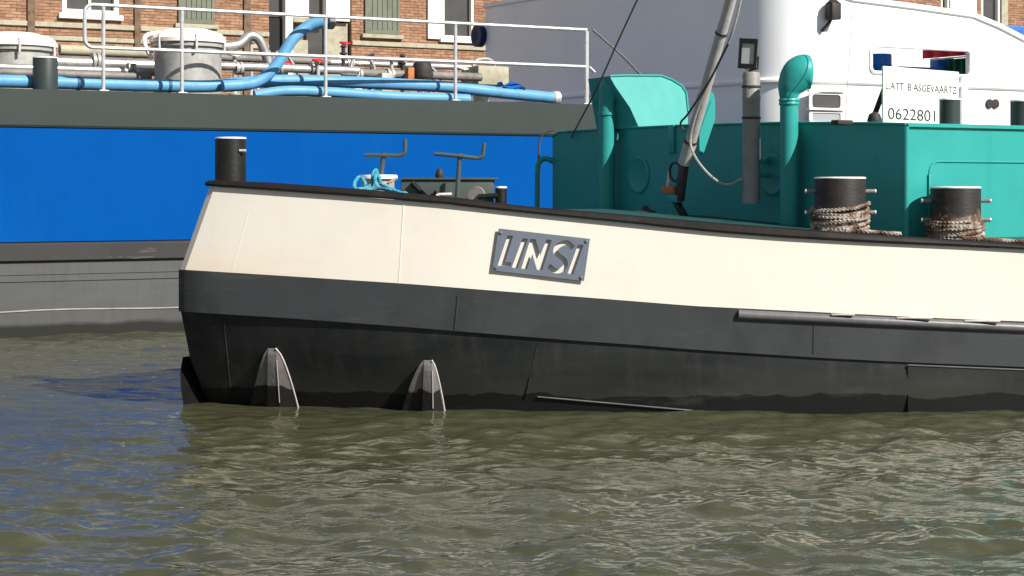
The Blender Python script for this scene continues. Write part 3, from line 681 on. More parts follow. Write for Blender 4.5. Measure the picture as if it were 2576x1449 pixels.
wloft('bulwark', M['ship_white'], lambda a, b: [(0, wtop(a, b)), (-.005, ZL + .041), (-.10, ZL + .041), (-.10, wtop(a, b))], iR)
cap = MB(); pts_ = [Wp(plan[i][0], plan[i][1] , wtop(*plan[i]) + .02) for i in allI]
cap.tube(pts_, .05, 8).build('cap_rail', M['ship_white'], ws)
rr_ = .09; fr = []
for (cx_, cz_, q0) in ((oa0 + rr_, oz1 - rr_, 90), (oa0 + rr_, oz0 + rr_, 180), (oa1 - rr_, oz0 + rr_, 270), (oa1 - rr_, oz1 - rr_, 0)):
    fr += [Wp(cx_ + rr_ * math.cos(R(q0 + q * 15)), -.01, cz_ + rr_ * math.sin(R(q0 + q * 15))) for q in range(7)]
MB().tube(fr + [fr[0]], .028, 8, False).build('opening_frame', M['ship_white'], ws)
dk = MB(); dk.prism([Wp(.3, .35, ZL - .12), Wp(23.5, .35, ZL - .12), Wp(23.5, 9.8, ZL - .12), Wp(.6, 9.6, ZL - .12)], Z * .08); dk.build('deck', M['greygreen'], ws, smooth=False)
MB().box(Wp((oa0 + oa1) / 2 + 1.0, 3.2, ZL + .45), U * 3.2, V * .3, Z * .48).build('hatch_coaming', M['ship_white'], ws, smooth=False)
# port lights
def wwin(x0, x1, y0, y1, m):
    a0_, a1_ = ts(x0) - sW, ts(x1) - sW; zt_, zb_ = T((x0 + x1) / 2, y0).z, T((x0 + x1) / 2, y1).z
    ca, cz, ha, hz = (a0_ + a1_) / 2, (zt_ + zb_) / 2, (a1_ - a0_) / 2, (zt_ - zb_) / 2; r = min(ha, hz) * .45
    def ring(k, o):
        out = []
        for (sx_, sz_, q0) in ((1, 1, 0), (-1, 1, 90), (-1, -1, 180), (1, -1, 270)):
            for q in range(5):
                out.append(Wp(ca + sx_ * (ha * k - r) + r * math.cos(R(q0 + q * 22.5)), o, cz + sz_ * (hz * k - r) + r * math.sin(R(q0 + q * 22.5))))
        return out
    w = MB().loft([ring(1.18, -.002), ring(1.18, -.03), ring(1.0, -.03), ring(1.0, -.002)], True, False).build('port_light', M['ship_white'], ws)
    MB().prism(ring(1.0, -.012), V * .009).build('pane', m, w, smooth=False)
    MB().bbox(Wp(ca, -.035, zt_ + .05), U * (ha * 1.3), V * .035, Z * .012, .004).build('drip_rail', M['ship_white'], w)
wwin(2040, 2112, 238, 272, M['glass']); wwin(2040, 2112, 284, 306, M['glassgrey'])
for x in (2488, 2503):
    a = ts(x) - sW; z = T(x, 261).z
    MB().lathe(Wp(a, .005, z), [(.075, 0), (.075, .03), (.05, .032)], 20, -V).build('hawse_pipe', M['dark'], ws)
p = on(1200, 90, Wp(-.1, 9, 4), U); MB().lathe(p + U * .1, [(.22, 0), (.22, .12), (.16, .13), (.05, .08)], 24, -U).build('fairlead', M['navy'], ws)
MB().bbox(Wp(ts(2421) - sW, -.03, T(2421, 255).z), U * .07, V * .03, Z * .42, .02).build('upright_strip', M['capwhite'], ws)  # pale upright strip set on the hull side
lp = T(2083, 30); la = (lp - P_T).dot(U) - sW
o = MB().bbox(Wp(la, -.12, lp.z), U * .09, V * .09, Z * .13, .02).build('deck_lamp', M['dark'], ws)
MB().tube([Wp(la - .02, -.1, lp.z - .12), Wp(la - .08, -.06, lp.z - .22), Wp(la - .12, -.002, lp.z - .30)], .025, 8).build('bracket', M['dark'], o)
MB().lathe(Wp(la, -.12, lp.z + .13), [(.10, 0), (.06, .04), (.02, .06)], 14).build('hood', M['dark'], o)
# things on its deck seen through the opening
def drum(x, off, r, h, z0, m, name, label, cat):
    s = ts_off(x, off); MB
    o = MB().lathe(Tp(s, off, z0), [(r * .96, 0), (r, .02), (r, h * .33), (r * 1.04, h * .35), (r, h * .37), (r, h * .66), (r * 1.04, h * .68), (r, h * .7), (r, h - .02), (r * .95, h)], 24).build(name, m); tag(o, label, cat)
drum(2213, .75, .19, .55, ZL - .039, M['tarp'], 'drum', 'blue drum at the left end of the white ship bulwark opening', 'drum')
s_ = ts_off(2290, .8); tag(MB().bbox(Tp(s_, .8, ZL + .14), U * .40, V * .22, Z * .18, .02).build('crate', M['tarp']), 'long low blue crate in the bulwark opening of the white ship', 'crate')
fl = thing('folded_flag', 'red white and green flag folded in the right end of the bulwark opening', 'flag', Tp(ts_off(2385, .5), .5, ZL))
def cloth(name, m, xs_, y0, y1, off):
    vs2, fs2 = [], []; nX = 16
    for i in range(nX + 1):
        x = xs_[0] + (xs_[1] - xs_[0]) * i / nX
        for yy, oo in ((y0(x), off), (y1(x), off + .02)):
            vs2.append(T(x, yy, oo + .05 * math.sin(i * 1.1)))
    for i in range(nX): fs2.append((2 * i, 2 * i + 1, 2 * i + 3, 2 * i + 2))
    n = len(vs2); vs2 += [v + V * .015 for v in vs2]; fs2 += [tuple(n + k for k in reversed(f)) for f in fs2]
    fs2 += [(0, n, n + 1, 1)]
    MB().add(vs2, fs2).build(name, m, fl)
cloth('red_stripe', M['redcloth'], (2322, 2432), lambda x: 126, lambda x: 148 - (x - 2322) * .08, .45)
cloth('white_stripe', M['capwhite'], (2340, 2434), lambda x: 149 - (x - 2322) * .08, lambda x: 154 - (x - 2322) * .09, .46)
cloth('green_stripe', M['green'], (2385, 2436), lambda x: 155 - (x - 2322) * .09, lambda x: 192, .47)
MB().bbox(T(2372, 172, .7), U * .20, V * .10, Z * .16, .02).build('blue_stripe', M['tarp'], fl)

# ------------------------------------------------------------------ near barge hull
KD = [(250, .75), (450, .30), (600, .20), (800, .09), (1000, .02), (1200, -.03), (1800, -.04), (2100, -.01), (2300, .05), (2576, .16), (2800, .28)]
RT = [(524, 453), (679, 459), (872, 473), (1122, 494), (1315, 518), (1565, 539), (1815, 561), (1959, 572), (2182, 588), (2432, 604), (2576, 613)]
WT = [(524, 468), (679, 479), (872, 493), (1122, 514), (1315, 536), (1565, 561), (1815, 586), (1959, 597), (2182, 610), (2432, 621), (2576, 629)]
WB = [(450, 679), (725, 696), (1021, 715), (1300, 737), (1480, 750), (1744, 771), (2067, 787), (2390, 803), (2576, 810)]
GB = [(450, 783), (725, 800), (1021, 822), (1189, 836), (1439, 856), (1583, 866), (1744, 879), (2067, 900), (2261, 910), (2576, 923)]
NS = 44
def near_line(left, ypts, dfun):
    out = []
    for i in range(NS + 1):
        x = left + (2576 - left) * i / NS
        out.append(ny(x, interp(x, ypts), dfun(x)))
    return out
K = lambda x: sum(interp(x + d, KD) for d in range(-90, 91, 36)) / 6
tilt = lambda x: interp(x, [(450, .17), (1000, .13), (2576, .06)])
und = lambda x: sum(interp(x + d, [(450, .44), (800, .36), (1200, .22), (1800, .10), (2576, .05)]) for d in (-120, -60, 0, 60, 120)) / 5
FAR = Vector((2 * U.x * U.x - 1, 2 * U.x * U.y, 0))        # the other side of the bow, mirrored about the axis
def wrap(line, cr=1.0):
    """the whole plan line: other side, stem, near side, parallel body"""
    p0 = line[0]; xs_ = [p.x for p in line]; zs_ = [p.z for p in line]
    def zz(d): return float(np.interp(p0.x + d, xs_, zs_))
    q = [p0 + Vector((-.048, .05, 0)) * cr, p0 + Vector((-.056, .12, 0)) * cr, p0 + Vector((-.04, .2, 0)) * cr]
    far = []
    for d in (.5, 1.2, 2.2, 3.4, 4.8, 6.2):
        f = q[2] + FAR * d; f.z = zz(d); far.append(f)
    last = far[-1]
    far += [last + U * 2, last + U * 9]
    body = []
    e = line[-1]; 
    for d, k in ((.6, .10), (1.4, .28), (3, .5), (5.5, 1), (12, 1)):
        t = (Vector((1, .05, 0)) * (1 - k) + U * k).normalized(); b_ = (body[-1] if body else e) + t * (d - (sum(0 for _ in body) or 0)) * .6
        body.append(Vector((b_.x, b_.y, e.z - min(d, 2) * .02)))
    return list(reversed(far)) + list(reversed(q)) + line + body
def normals(line):
    out = []
    for i in range(len(line)):
        t = line[min(i + 1, len(line) - 1)] - line[max(i - 1, 0)]; t.z = 0; t.normalize()
        out.append(Vector((t.y, -t.x, 0)))
    return out
def set_z(line, z): return [Vector((p.x, p.y, z)) for p in line]
l_rt = wrap(near_line(540, RT, lambda x: K(x) + tilt(x)))
l_wt = wrap(near_line(540, WT, lambda x: K(x) + tilt(x)))
l_wb = wrap(near_line(466, WB, K))
l_gt = l_wb
l_gb = wrap(near_line(466, GB, K))
wl_ = [ny(x, 1000, 0) for x in [532 + (2576 - 532) * i / NS for i in range(NS + 1)]]
wl2 = []
for i in range(NS + 1):
    x = 532 + (2576 - 532) * i / NS; dd = K(x) + und(x); p = ny(x, 900, dd); wl2.append(Vector((p.x, p.y, 0.0)))
l_w0 = wrap(wl2)
bot = [p.copy() for p in wl2]; bot = wrap([Vector((p.x + .10 * max(0, 1 - i / 20), p.y + .12 * max(.2, 1 - i / 30), -.5)) for i, p in enumerate(bot)])
NN = normals(l_wb)
br = thing('cargo_barge', 'near barge with cream white bow, black bottom and teal deckhouse', 'barge', (1.5, 2.5, 0))
def shell(name, m, sec_fun, ang=28):
    return MB().loft([sec_fun(i) for i in range(len(l_wb))]).build(name, m, br, ang=ang)
bul = shell('bulwark', M['white'], lambda i: [l_wt[i], l_wb[i] + Z * .004, l_wb[i] - NN[i] * .05 + Z * .004, l_wt[i] - NN[i] * .05])
gry = shell('grey_strake', M['grey_band'], lambda i: [l_wb[i] + NN[i] * .014, l_gb[i] + NN[i] * .014, l_gb[i] - NN[i] * .06, l_wb[i] - NN[i] * .06])
blk = shell('bottom_plating', M['black_hull'], lambda i: [l_gb[i] - Z * .003 - NN[i] * .004, l_gb[i] * .5 + l_w0[i] * .5 + NN[i] * .03, l_w0[i], bot[i], bot[i] - NN[i] * .1, l_gb[i] - NN[i] * .12 - Z * .003])
rlr = shell('gunwale_rail', M['rail_black'], lambda i: [l_wt[i] + NN[i] * .03 + Z * .004, l_wt[i] + NN[i] * .045 + Z * .02, l_rt[i] + NN[i] * .035 - Z * .012, l_rt[i] + NN[i] * .01, l_rt[i] - NN[i] * .06, l_rt[i] - NN[i] * .075 - Z * .012, l_wt[i] - NN[i] * .075 + Z * .004], 50)
# deck
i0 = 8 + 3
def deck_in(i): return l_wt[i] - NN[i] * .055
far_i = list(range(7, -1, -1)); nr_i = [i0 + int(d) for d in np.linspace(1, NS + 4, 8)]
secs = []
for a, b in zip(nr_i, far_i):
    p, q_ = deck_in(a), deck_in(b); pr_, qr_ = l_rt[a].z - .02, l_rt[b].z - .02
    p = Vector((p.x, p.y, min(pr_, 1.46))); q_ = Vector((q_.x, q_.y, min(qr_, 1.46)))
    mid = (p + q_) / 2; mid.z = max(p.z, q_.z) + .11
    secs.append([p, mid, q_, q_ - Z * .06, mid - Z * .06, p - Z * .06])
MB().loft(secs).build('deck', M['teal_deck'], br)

def hull_at(px, py, off=0.0):
    """point on the outer side near pixel px,py (grey and bottom plating and bulwark), off metres proud"""
    yk = K(px)
    ywt, ywb, ygb = interp(px, WT), interp(px, WB), interp(px, GB)
    if py < ywb: d = yk + tilt(px) * (ywb - py) / (ywb - ywt)
    elif py < ygb: d = yk - .014
    else:
        z = ny(px, py, yk).z; zg = ny(px, ygb, yk).z; t = min(max((zg - z) / zg, 0), 1)
        d = yk + und(px) * t - (.03 * (1 - abs(2 * t - 1)))
    return ny(px, py, d - off)
def seam(x0, y0, x1, y1, m, r=.006, par=None, n=6, off=0.0):
    MB().tube([hull_at(x0 + (x1 - x0) * i / n, y0 + (y1 - y0) * i / n, off) for i in range(n + 1)], r, 6).build('weld_seam', m, par)
seam(1016, 507, 1003, 713, M['white'], .007, bul, 6, -.003)
seam(625, 535, 584, 684, M['white'], .006, bul, 6, -.003)
seam(1152, 744, 1144, 828, M['grey_band'], .007, gry, 4)
seam(1352, 862, 1322, 1000, M['black_hull'], .007, blk, 6, -.004)
seam(562, 800, 582, 1000, M['black_hull'], .006, blk, 6, -.004)
seam(2048, 795, 2046, 890, M['grey_band'], .006, gry, 4)
# doubling plate at the right
dp = MB(); secs = []
for i in range(14):
    x = 2284 + (2700 - 2284) * i / 13; yt = interp(min(x, 2576), GB) + 8 + max(0, x - 2576) * .04
    def hp(y, o): return hull_at(min(x, 2576), y, o) + Vector((max(0, x - 2576) * 14 / F, 0, 0))
    secs.append([hp(yt, .016), hp(1056, .016), hp(1056, -.02), hp(yt, -.02)])
dpo = dp.loft(secs).build('doubling_plate', M['black_hull'], br)
MB().tube([q_[0] + Vector((0, -.002, .002)) for q_ in secs], .006, 6).build('edge_highlight', M['strake'], dpo)  # paler bar added to paint in the highlight along the plate's top edge
# rubbing strake
ss = [hull_at(x, interp(x, [(1855, 791), (2200, 808), (2576, 825)]), .0) for x in np.linspace(1857, 2576, 16)]
ss += [l_wb[k] + NN[k] * .014 - Z * .055 for k in range(57, len(l_wb))]
MB().tube(ss, .038, 14).build('rubbing_strake', M['strake'], br)
for x in (2120, 2300, 2470):
    p = hull_at(x, interp(x, [(1855, 779), (2576, 812)]), .03); MB().bbox(p, Vector((.09 + .05 * (x > 2200), 0, 0)), Vector((0, .02, 0)), Z * .006, .002).build('strake_lug', M['edge'], br)
MB().tube([hull_at(x, interp(x, [(1350, 998), (1821, 1040)]), -.001) for x in np.linspace(1352, 1821, 10)], .006, 8).build('bilge_strip', M['strake'], br)
# pointed fairings at the waterline
def fairing(apex, xl, xr, yb, rid, par, m, mirror=None):
    """apex px; bottom edge from xl to xr at yb; rid: the two ridge columns at the bottom"""
    rows = []; n = 12
    for i in range(n + 1):
        t = i / n; y = apex[1] + (yb + 30 - apex[1]) * t
        g = t ** .62
        x0 = apex[0] - 10 + (xl - apex[0] + 10) * (t ** .70); x3 = apex[0] + 10 + (xr - apex[0] - 10) * (t ** .66)
        x1 = apex[0] - 9 + (rid[0] - apex[0] + 9) * t; x2 = apex[0] + 11 + (rid[1] - apex[0] - 11) * t
        o = .012 + .10 * g
        rows.append([hull_at(x0, y, -.02), hull_at(x0, y, o * .82), hull_at(x1 - 6 * t, y, o * .86), hull_at(x1, y, o + .03 * g), hull_at(x2, y, o + .03 * g), hull_at(x3, y, .02 + .05 * t), hull_at(x3, y, -.02)])
    f = MB().loft(rows, False).build('thruster_fairing', m, par, ang=12)
    MB().tube([r[5] for r in rows], .008, 6).build('edge_bar', M['mast'], f)
    MB().tube([r[4] for r in rows[2:10]], .004, 6).build('ridge_weld', M['mast'], f)
    return f
fairing((683, 876), 622, 758, 1028, (672, 706), br, M['fin'])
fairing((1076, 906), 1000, 1124, 1038, (1060, 1090), br, M['fin'])
# the one on the far side of the stem, seen edge on
p = ny(460, 898, .55); pr = [ny(460, 898, .6), ny(453, 935, .55), ny(455, 975, .5), ny(461, 1015, .5), ny(463, 1050, .5), ny(545, 1050, .8), ny(540, 960, .8), ny(505, 960, .75), ny(480, 925, .7)]
MB().prism(pr, Vector((.05, .10, 0))).build('thruster_fairing', M['dark_fairing'], br, smooth=False)

# name plate with cut-out letters
def plate():
    TL, TR, BL = (600, 260), (2175, 440), (490, 985)
    e1 = np.array([TR[0] - TL[0], TR[1] - TL[1]], float); e2 = np.array([BL[0] - TL[0], BL[1] - TL[1]], float)
    inv = np.linalg.inv(np.stack([e1, e2], 1))
    def ab(p): return inv @ (np.array(p, float) - np.array(TL))
    px = lambda p: (1167 + p[0] * .1458, 536.7 + p[1] * .1458)
    A = hull_at(*px(TL), .030); Bq = hull_at(*px(TR), .030); C = hull_at(*px(BL), .030)
    E1, E2 = Bq - A, C - A; nrm = E1.cross(E2).normalized(); nrm = nrm if nrm.y < 0 else -nrm
    letters = [
        [(752, 385), (850, 385), (708, 840), (822, 850), (806, 912), (580, 905)],
        [(1012, 432), (1110, 440), (925, 952), (825, 933)],
        [(1148, 440), (1238, 448), (1316, 725), (1426, 452), (1516, 462), (1348, 982), (1260, 975), (1180, 700), (1088, 965), (988, 955)],
        [(1968, 540), (2064, 548), (1882, 1052), (1784, 1036)]]
    sp = smooth_path([Vector((x, y, 0)) for x, y in ((1880, 600), (1800, 515), (1700, 520), (1600, 590), (1585, 680), (1660, 750), (1735, 815), (1745, 905), (1660, 985), (1560, 985), (1462, 905))], 4)
    L_, R_ = [], []
    for i, p in enumerate(sp):
        t = (sp[min(i + 1, len(sp) - 1)] - sp[max(i - 1, 0)]).normalized(); n = Vector((-t.y, t.x, 0)); w = 42
        L_.append((p + n * w)[:2]); R_.append((p - n * w)[:2])
    letters.append(L_ + R_[::-1])
    polys = [[(0, 0), (1, 0), (1, 1), (0, 1)]] + [[tuple(ab(p)) for p in l] for l in letters]
    P2 = [[A + E1 * a + E2 * b for a, b in pl] for pl in polys]
    flat = [p for pl in P2 for p in pl]
    tris = tessellate_polygon([[Vector((a * 2.2, b, 0)) for a, b in pl] for pl in polys])
    th = .008; vs = flat + [p + nrm * -th for p in flat]; n = len(flat)
    fs = [tuple(t) for t in tris] + [tuple(n + k for k in reversed(t)) for t in tris]
    k = 0
    for pl in P2:
        m = len(pl)
        for i in range(m): fs.append((k + i, k + (i + 1) % m, n + k + (i + 1) % m, n + k + i))
        k += m
    o = MB().add(vs, fs).build('name_plate', M['plate'], br, smooth=False)
    o['label'] = 'grey name plate with LINSI cut out of it'
    for a, b in ((.03, .10), (.965, .07), (.965, .93), (.035, .93)):
        c = A + E1 * a + E2 * b
        MB().lathe(c - nrm * .055, [(.007, 0), (.007, .055), (.014, .056), (.014, .062), (.008, .066)], 10, nrm).build('bolt', M['plate'], o)
plate()

# ------------------------------------------------------------------ deckhouse
w_far = (B(1390, 500) - C_B).dot(V)
zt_n = S(2282, 309).z
def Bp(w, off, z): return Vector((C_B.x, C_B.y, 0)) + V * w - U * off + Z * z
dh_root = MB(); dz0 = 1.30; ztop = zt_n
CAMB = [(0, 0.0), (.4, .02), (1.5, .06), (2.4, .078), (3.2, .088), (4.4, .092), (w_far - .15, .09), (w_far, .05)]
dh_root.prism([Bp(0, 0, dz0)] + [Bp(w_, 0, ztop + c_) for w_, c_ in CAMB] + [Bp(w_far, 0, dz0)], U * 10)
dh = dh_root.build('deckhouse', M['teal'], br, smooth=False)
MB().tube([Bp(w_, .004, ztop + c_ - .012) for w_, c_ in CAMB], .013, 8).build('top_flange', M['teal'], dh)
MB().box(Bp(-.014, -5, ztop - .02), V * .012, U * 5, Z * .012).build('top_flange', M['teal'], dh, smooth=False)
MB().tube([Bp(-.002, .002, dz0), Bp(-.002, .002, ztop - .03)], .024, 10).build('corner_bead', M['teal'], dh)
# raised panel line on the lit side
def Sp(px, py): return S(px, py, -.002)
cpt = [Sp(2338, 640), Sp(2338, 440)]; cc = Sp(2360, 435); rr0 = (Sp(2360, 435) - Sp(2338, 435)).length
cpt += [cc - U * rr0 * math.cos(R(q)) + Z * rr0 * math.sin(R(q)) for q in range(0, 91, 15)]
ztp = cpt[-1].z; cpt += [Vector((C_B.x, C_B.y, ztp)) + U * 4 - V * .002]
MB().tube(cpt, .010, 8).build('panel_seam', M['teal'], dh)
MB().bbox(Sp(2336, 500), U * .012, V * .02, Z * .20, .006).build('hinge_strip', M['teal'], dh)
# faint round manhole covers on the shaded front
for x, y, r in ((1608, 440, .19), (1945, 440, .19)):
    p = B(x, y, .0); MB().lathe(p + U * .01, [(r, 0), (r, .022), (r * .9, .03), (r * .86, .026), (.02, .026)], 28, -U).build('manhole_cover', M['teal'], dh)
p = B(1568, 345, .0); MB().tube([p + Z * .02, p - U * .07 + Z * .03, p - U * .07 - Z * .03], .012, 8).build('lug', M['teal'], dh)
p = B(1690, 350, .01); MB().bbox(p, V * .05, U * .015, Z * .14, .01).build('bracket', M['teal'], dh)
# hood on the deckhouse roof
hw = 18.6 - D0
pf = on(1540, 300, Bp(4.2, -.25, 0), U)
hp0 = Bp((pf - Bp(0, 0, 0)).dot(V), 0, 0)
wH = 4.0
def Hd(px, py): return on(px, py, Bp(wH, 0, 0), V)
prof = [Hd(1608, 322), Hd(1594, 270), Hd(1566, 215), Hd(1556, 189), Hd(1600, 187), Hd(1688, 188), Hd(1712, 198), Hd(1735, 214), Hd(1743, 232), Hd(1739, 280), Hd(1731, 322)]
zb_h = prof[0].z; lean = lambda p: p + V * ((p.z - zb_h) * .32)
prof = [lean(p) for p in prof]
far_p = [p + V * .52 for p in prof]
uf = far_p[2].dot(U) + .02
far_p = [p + U * (uf - p.dot(U)) if i < 4 else p for i, p in enumerate(far_p)]
hood = MB().loft([prof, far_p]).build('companion_hood', M['teal'], dh, ang=20)
MB().tube([p - V * .004 for p in prof[3:10]], .012, 8).build('rim', M['teal'], hood)

# vent pipes
def Bz(px, py, off): return B(px, py, off)
g0 = Bz(1527, 640, .13); gw = (g0 - Bp(0, 0, 0)).dot(V); gt = Bz(1527, 245, .13).z; rp = .083
top = Bp(gw, .13, gt)
gd = (U * .87 - V * .49).normalized(); t0_ = top - Z * .12
pts = [Bp(gw, .13, 1.42), t0_, t0_ + Z * .06, t0_ + Z * .12 + gd * .012, t0_ + Z * .18 + gd * .03, t0_ + Z * .24 + gd * .042, t0_ + Z * .29 + gd * .046, t0_ + Z * .322 + gd * .048, t0_ + Z * .335 + gd * .048]
o = MB().tube(pts, [rp, rp, rp * 1.02, rp * 1.14, rp * 1.34, rp * 1.40, rp * 1.22, rp * .8, rp * .25], 26).build('gooseneck_vent', M['teal'], br)
MB().lathe(Bp(gw, .13, Bz(1527, 290, .13).z), [(rp + .012, 0), (rp + .012, .03)], 22).build('collar', M['teal'], o)
g1 = Bz(1985, 600, .12); gw = (g1 - Bp(0, 0, 0)).dot(V); r2 = .080; z1 = Bz(1985, 262, .12).z; tp_ = Bp(gw, .12, z1)
o = MB().tube([Bp(gw, .12, 1.36), tp_], r2, 22).build('cowl_vent', M['teal'], br)
MB().lathe(tp_ - Z * .01, [(r2 + .006, 0), (r2 + .012, .012), (r2 + .004, .03), (r2 + .014, .04), (r2 + .006, .06)], 24).build('collar', M['teal'], o)
cd = (U * .93 - V * .38).normalized(); cz = tp_ + Z * .055
pth = [cz, cz + Z * .04, cz + Z * .09 + cd * .012, cz + Z * .15 + cd * .045, cz + Z * .20 + cd * .085, cz + Z * .225 + cd * .13, cz + Z * .232 + cd * .165, cz + Z * .233 + cd * .18]
MB().tube(smooth_path(pth, 3), [float(np.interp(k / 21, [0, .14, .28, .43, .57, .71, .86, 1], [r2, r2 * 1.12, r2 * 1.42, r2 * 1.75, r2 * 1.95, r2 * 2.0, r2 * 1.9, r2 * 1.75])) for k in range(22)], 32).build('cowl', M['teal'], o)
# grey pipe with a floodlight
gp = Bz(1890, 512, .22); gw = (gp - Bp(0, 0, 0)).dot(V); zb, ztp = gp.z, Bz(1890, 182, .22).z; r3 = .080
o = MB().lathe(Bp(gw, .22, zb), [(r3, 0), (r3, ztp - zb - .25), (r3 + .004, ztp - zb - .24), (r3 + .004, ztp - zb - .22), (r3, ztp - zb - .21), (r3, ztp - zb - .02), (r3 - .01, ztp - zb)], 24).build('exhaust_pipe', M['pipe_grey'], br)
for zz in (ztp - .42, ztp - .14): MB().lathe(Bp(gw, .22, zz), [(r3 + .007, 0), (r3 + .007, .02)], 24).build('clamp_band', M['dark'], o)
MB().bbox(Bp(gw, .10, zb + .25), V * .03, U * .06, Z * .02, .005).build('standoff', M['teal'], o)
MB().bbox(Bp(gw, .10, 2.0), V * .03, U * .06, Z * .02, .005).build('standoff', M['teal'], o)
fc = Bz(1882, 135, .25); fd = (Vector((-.25, -1, -.05))).normalized(); fx = fd.cross(Z).normalized(); fx = fx if fx.x > 0 else -fx; fz = fx.cross(fd); fz = fz if fz.z > 0 else -fz
a_, b_ = math.cos(R(4)), math.sin(R(4)); fx, fz = fx * a_ + fz * -b_, fz * a_ + fx * b_
lampo = MB(); w_, h_ = .082, .135; 
for c_, ax_, az_ in ((fz * (h_ - .022), w_, .022), (fz * -(h_ - .022), w_, .022)): lampo.box(fc + c_, fx * ax_, fd * .035, fz * az_)
for sg in (-1, 1): lampo.box(fc + fx * (sg * (w_ - .013)), fx * .013, fd * .0345, fz * (h_ - .044))
lampo.box(fc - fd * .05, fx * (w_ - .015), fd * .0149, fz * (h_ - .02))
lm = lampo.build('floodlight', M['black'], br, smooth=False); lm['label'] = 'black framed floodlight on the grey pipe'
MB().box(fc + fd * .012, fx * (w_ - .027), fd * .004, fz * (h_ - .045)).build('glass', M['glassgrey'], lm, smooth=False)
MB().tube([fc - fz * (h_ - .005), fc - fz * (h_ + .03), Bp(gw, .22, ztp - .01)], .02, 8).build('stem', M['edge'], lm)
MB().tube([fc + fx * (w_ + .01) - fz * .02, fc + fx * (w_ + .012) - fz * h_ * .95, fc - fz * (h_ + .02)], .010, 6).build('yoke', M['dark'], lm)

# folding mast
MO = .55
m0, m1 = Bz(1724, 404, MO), Bz(1855, -60, MO + .1)
ax_m = (m1 - m0).normalized()
mt = MB().tube([m0, m0 + ax_m * .5, m1, m1 + ax_m * 1.2], [.052, .051, .048, .046], 20).build('mast', M['mast'], br)
MB().tube([m0 - ax_m * .03, m0 + ax_m * .18], .060, 20).build('foot_sleeve', M['mast'], mt)
for t in (.19, 1.28): MB().tube([m0 + ax_m * t, m0 + ax_m * (t + .02)], 0.062 if t < 1 else .056, 18).build('band', M['dark'], mt)
q0 = Bz(1712, 500, MO)
MB().bbox((m0 + q0) / 2 + V * .02 - Z * .02, ((m0 - q0) / 2), (V * .045), (U * .03), .008).build('hinge_link', M['dark'], mt)
MB().bbox(Bz(1690, 478, MO), V * .085, U * .06, Z * .035, .01).build('hinge_block', M['rust'], mt)
MB().bbox(Bz(1700, 500, MO), V * .07, U * .05, Z * .035, .01).build('hinge_seat', M['teal'], mt)
ring = [Bz(1698, 432, MO) + (V * math.cos(q * math.pi / 10) + Z * math.sin(q * math.pi / 10)) * .085 for q in range(21)]
MB().tube(ring, .012, 8, False).build('winch_ring', M['dark'], mt)
MB().tube([Bz(1685, 430, MO - .05), Bz(1680, 478, MO - .05)], .02, 8).build('winch_shaft', M['edge'], mt)
MB().bbox((Bz(1700, 505, MO) + Bz(1722, 545, MO)) / 2, (Bz(1700, 505, MO) - Bz(1722, 545, MO)) / 2, V * .035, U * .03, .008).build('strut', M['black'], mt)
# tapered cheek plate of the mast
yc = Bz(1778, 300, .28).y
ckp = [(1758, 250), (1762, 234), (1770, 227), (1786, 227), (1795, 235), (1799, 250), (1799, 300), (1768, 392), (1760, 392)]
chk = MB().prism([ny(x, y, yc + (x - 1778) * .0022) for x, y in ckp], Vector((-.02, .055, 0))).build('mast_cheek', M['teal'], br, smooth=False)
MB().lathe(ny(1776, 248, yc + .01), [(.018, 0), (.018, .03)], 12, Vector((0, -1, 0))).build('pin', M['edge'], chk)
# cables on the mast
def cable(name, label, pts, r, m, cat='cable'):
    return tag(MB().tube(smooth_path(pts, 8), r, 6).build(name, m), label, cat)
cable('electric_cable', 'thin grey cable hanging from the mast foot to the grey pipe', [Bz(1872, -40, .66), Bz(1846, 70, .66), Bz(1812, 150, .66), Bz(1762, 255, .68), Bz(1738, 340, .68), Bz(1744, 385, .66), Bz(1775, 430, .55), Bz(1812, 460, .42), Bz(1838, 463, .34), Bz(1866, 450, .31)], .011, M['rope_grey'])
cable('black_cable', 'thin black cable wound down the lower mast', [Bz(1832, 110, .72), Bz(1792, 190, .72), Bz(1752, 255, .72), Bz(1728, 290, .72), Bz(1712, 310, .66), Bz(1722, 330, .72)], .010, M['wire'])
cable('forestay', 'dark stay wire slanting up from the far end of the deckhouse top', [Bp(w_far - .42, .02, ztop + .01), Bz(1500, 225, .25), Bz(1552, 110, .45), Bz(1606, -6, .62), Bz(1640, -70, .7)], .009, M['wire2'], 'wire')
cable('thin_line', 'thin pale line hanging down before the white ship port light', [S(2126, 306, .55), S(2136, 150, .7), S(2146, -20, .9), S(2152, -90, 1.0)], .004, M['rope_grey'], 'line')
p = S(2118, 308, .55); MB().bbox(p + Z * .0, U * .08, V * .05, Z * .02, .008).build('cleat', M['dark'], br)

# handrail at the far end of the deckhouse front
fe = Bp(w_far, 0, 0)
def Fr(px, py): return on(px, py, fe + V * .02, V + U * 1e-6) if False else ny(px, py, fe.y)
MB().tube(smooth_path([Fr(1392, 327), Fr(1376, 332), Fr(1361, 345), Fr(1356, 370), Fr(1355, 420), Fr(1354, 560)], 6), .011, 8).build('wire_guard', M['wire'], br)
MB().tube(smooth_path([Fr(1396, 410), Fr(1384, 402), Fr(1369, 399), Fr(1357, 408), Fr(1353, 430), Fr(1352, 500), Fr(1352, 570)], 6), .030, 10).build('hand_grip', M['teal'], br)

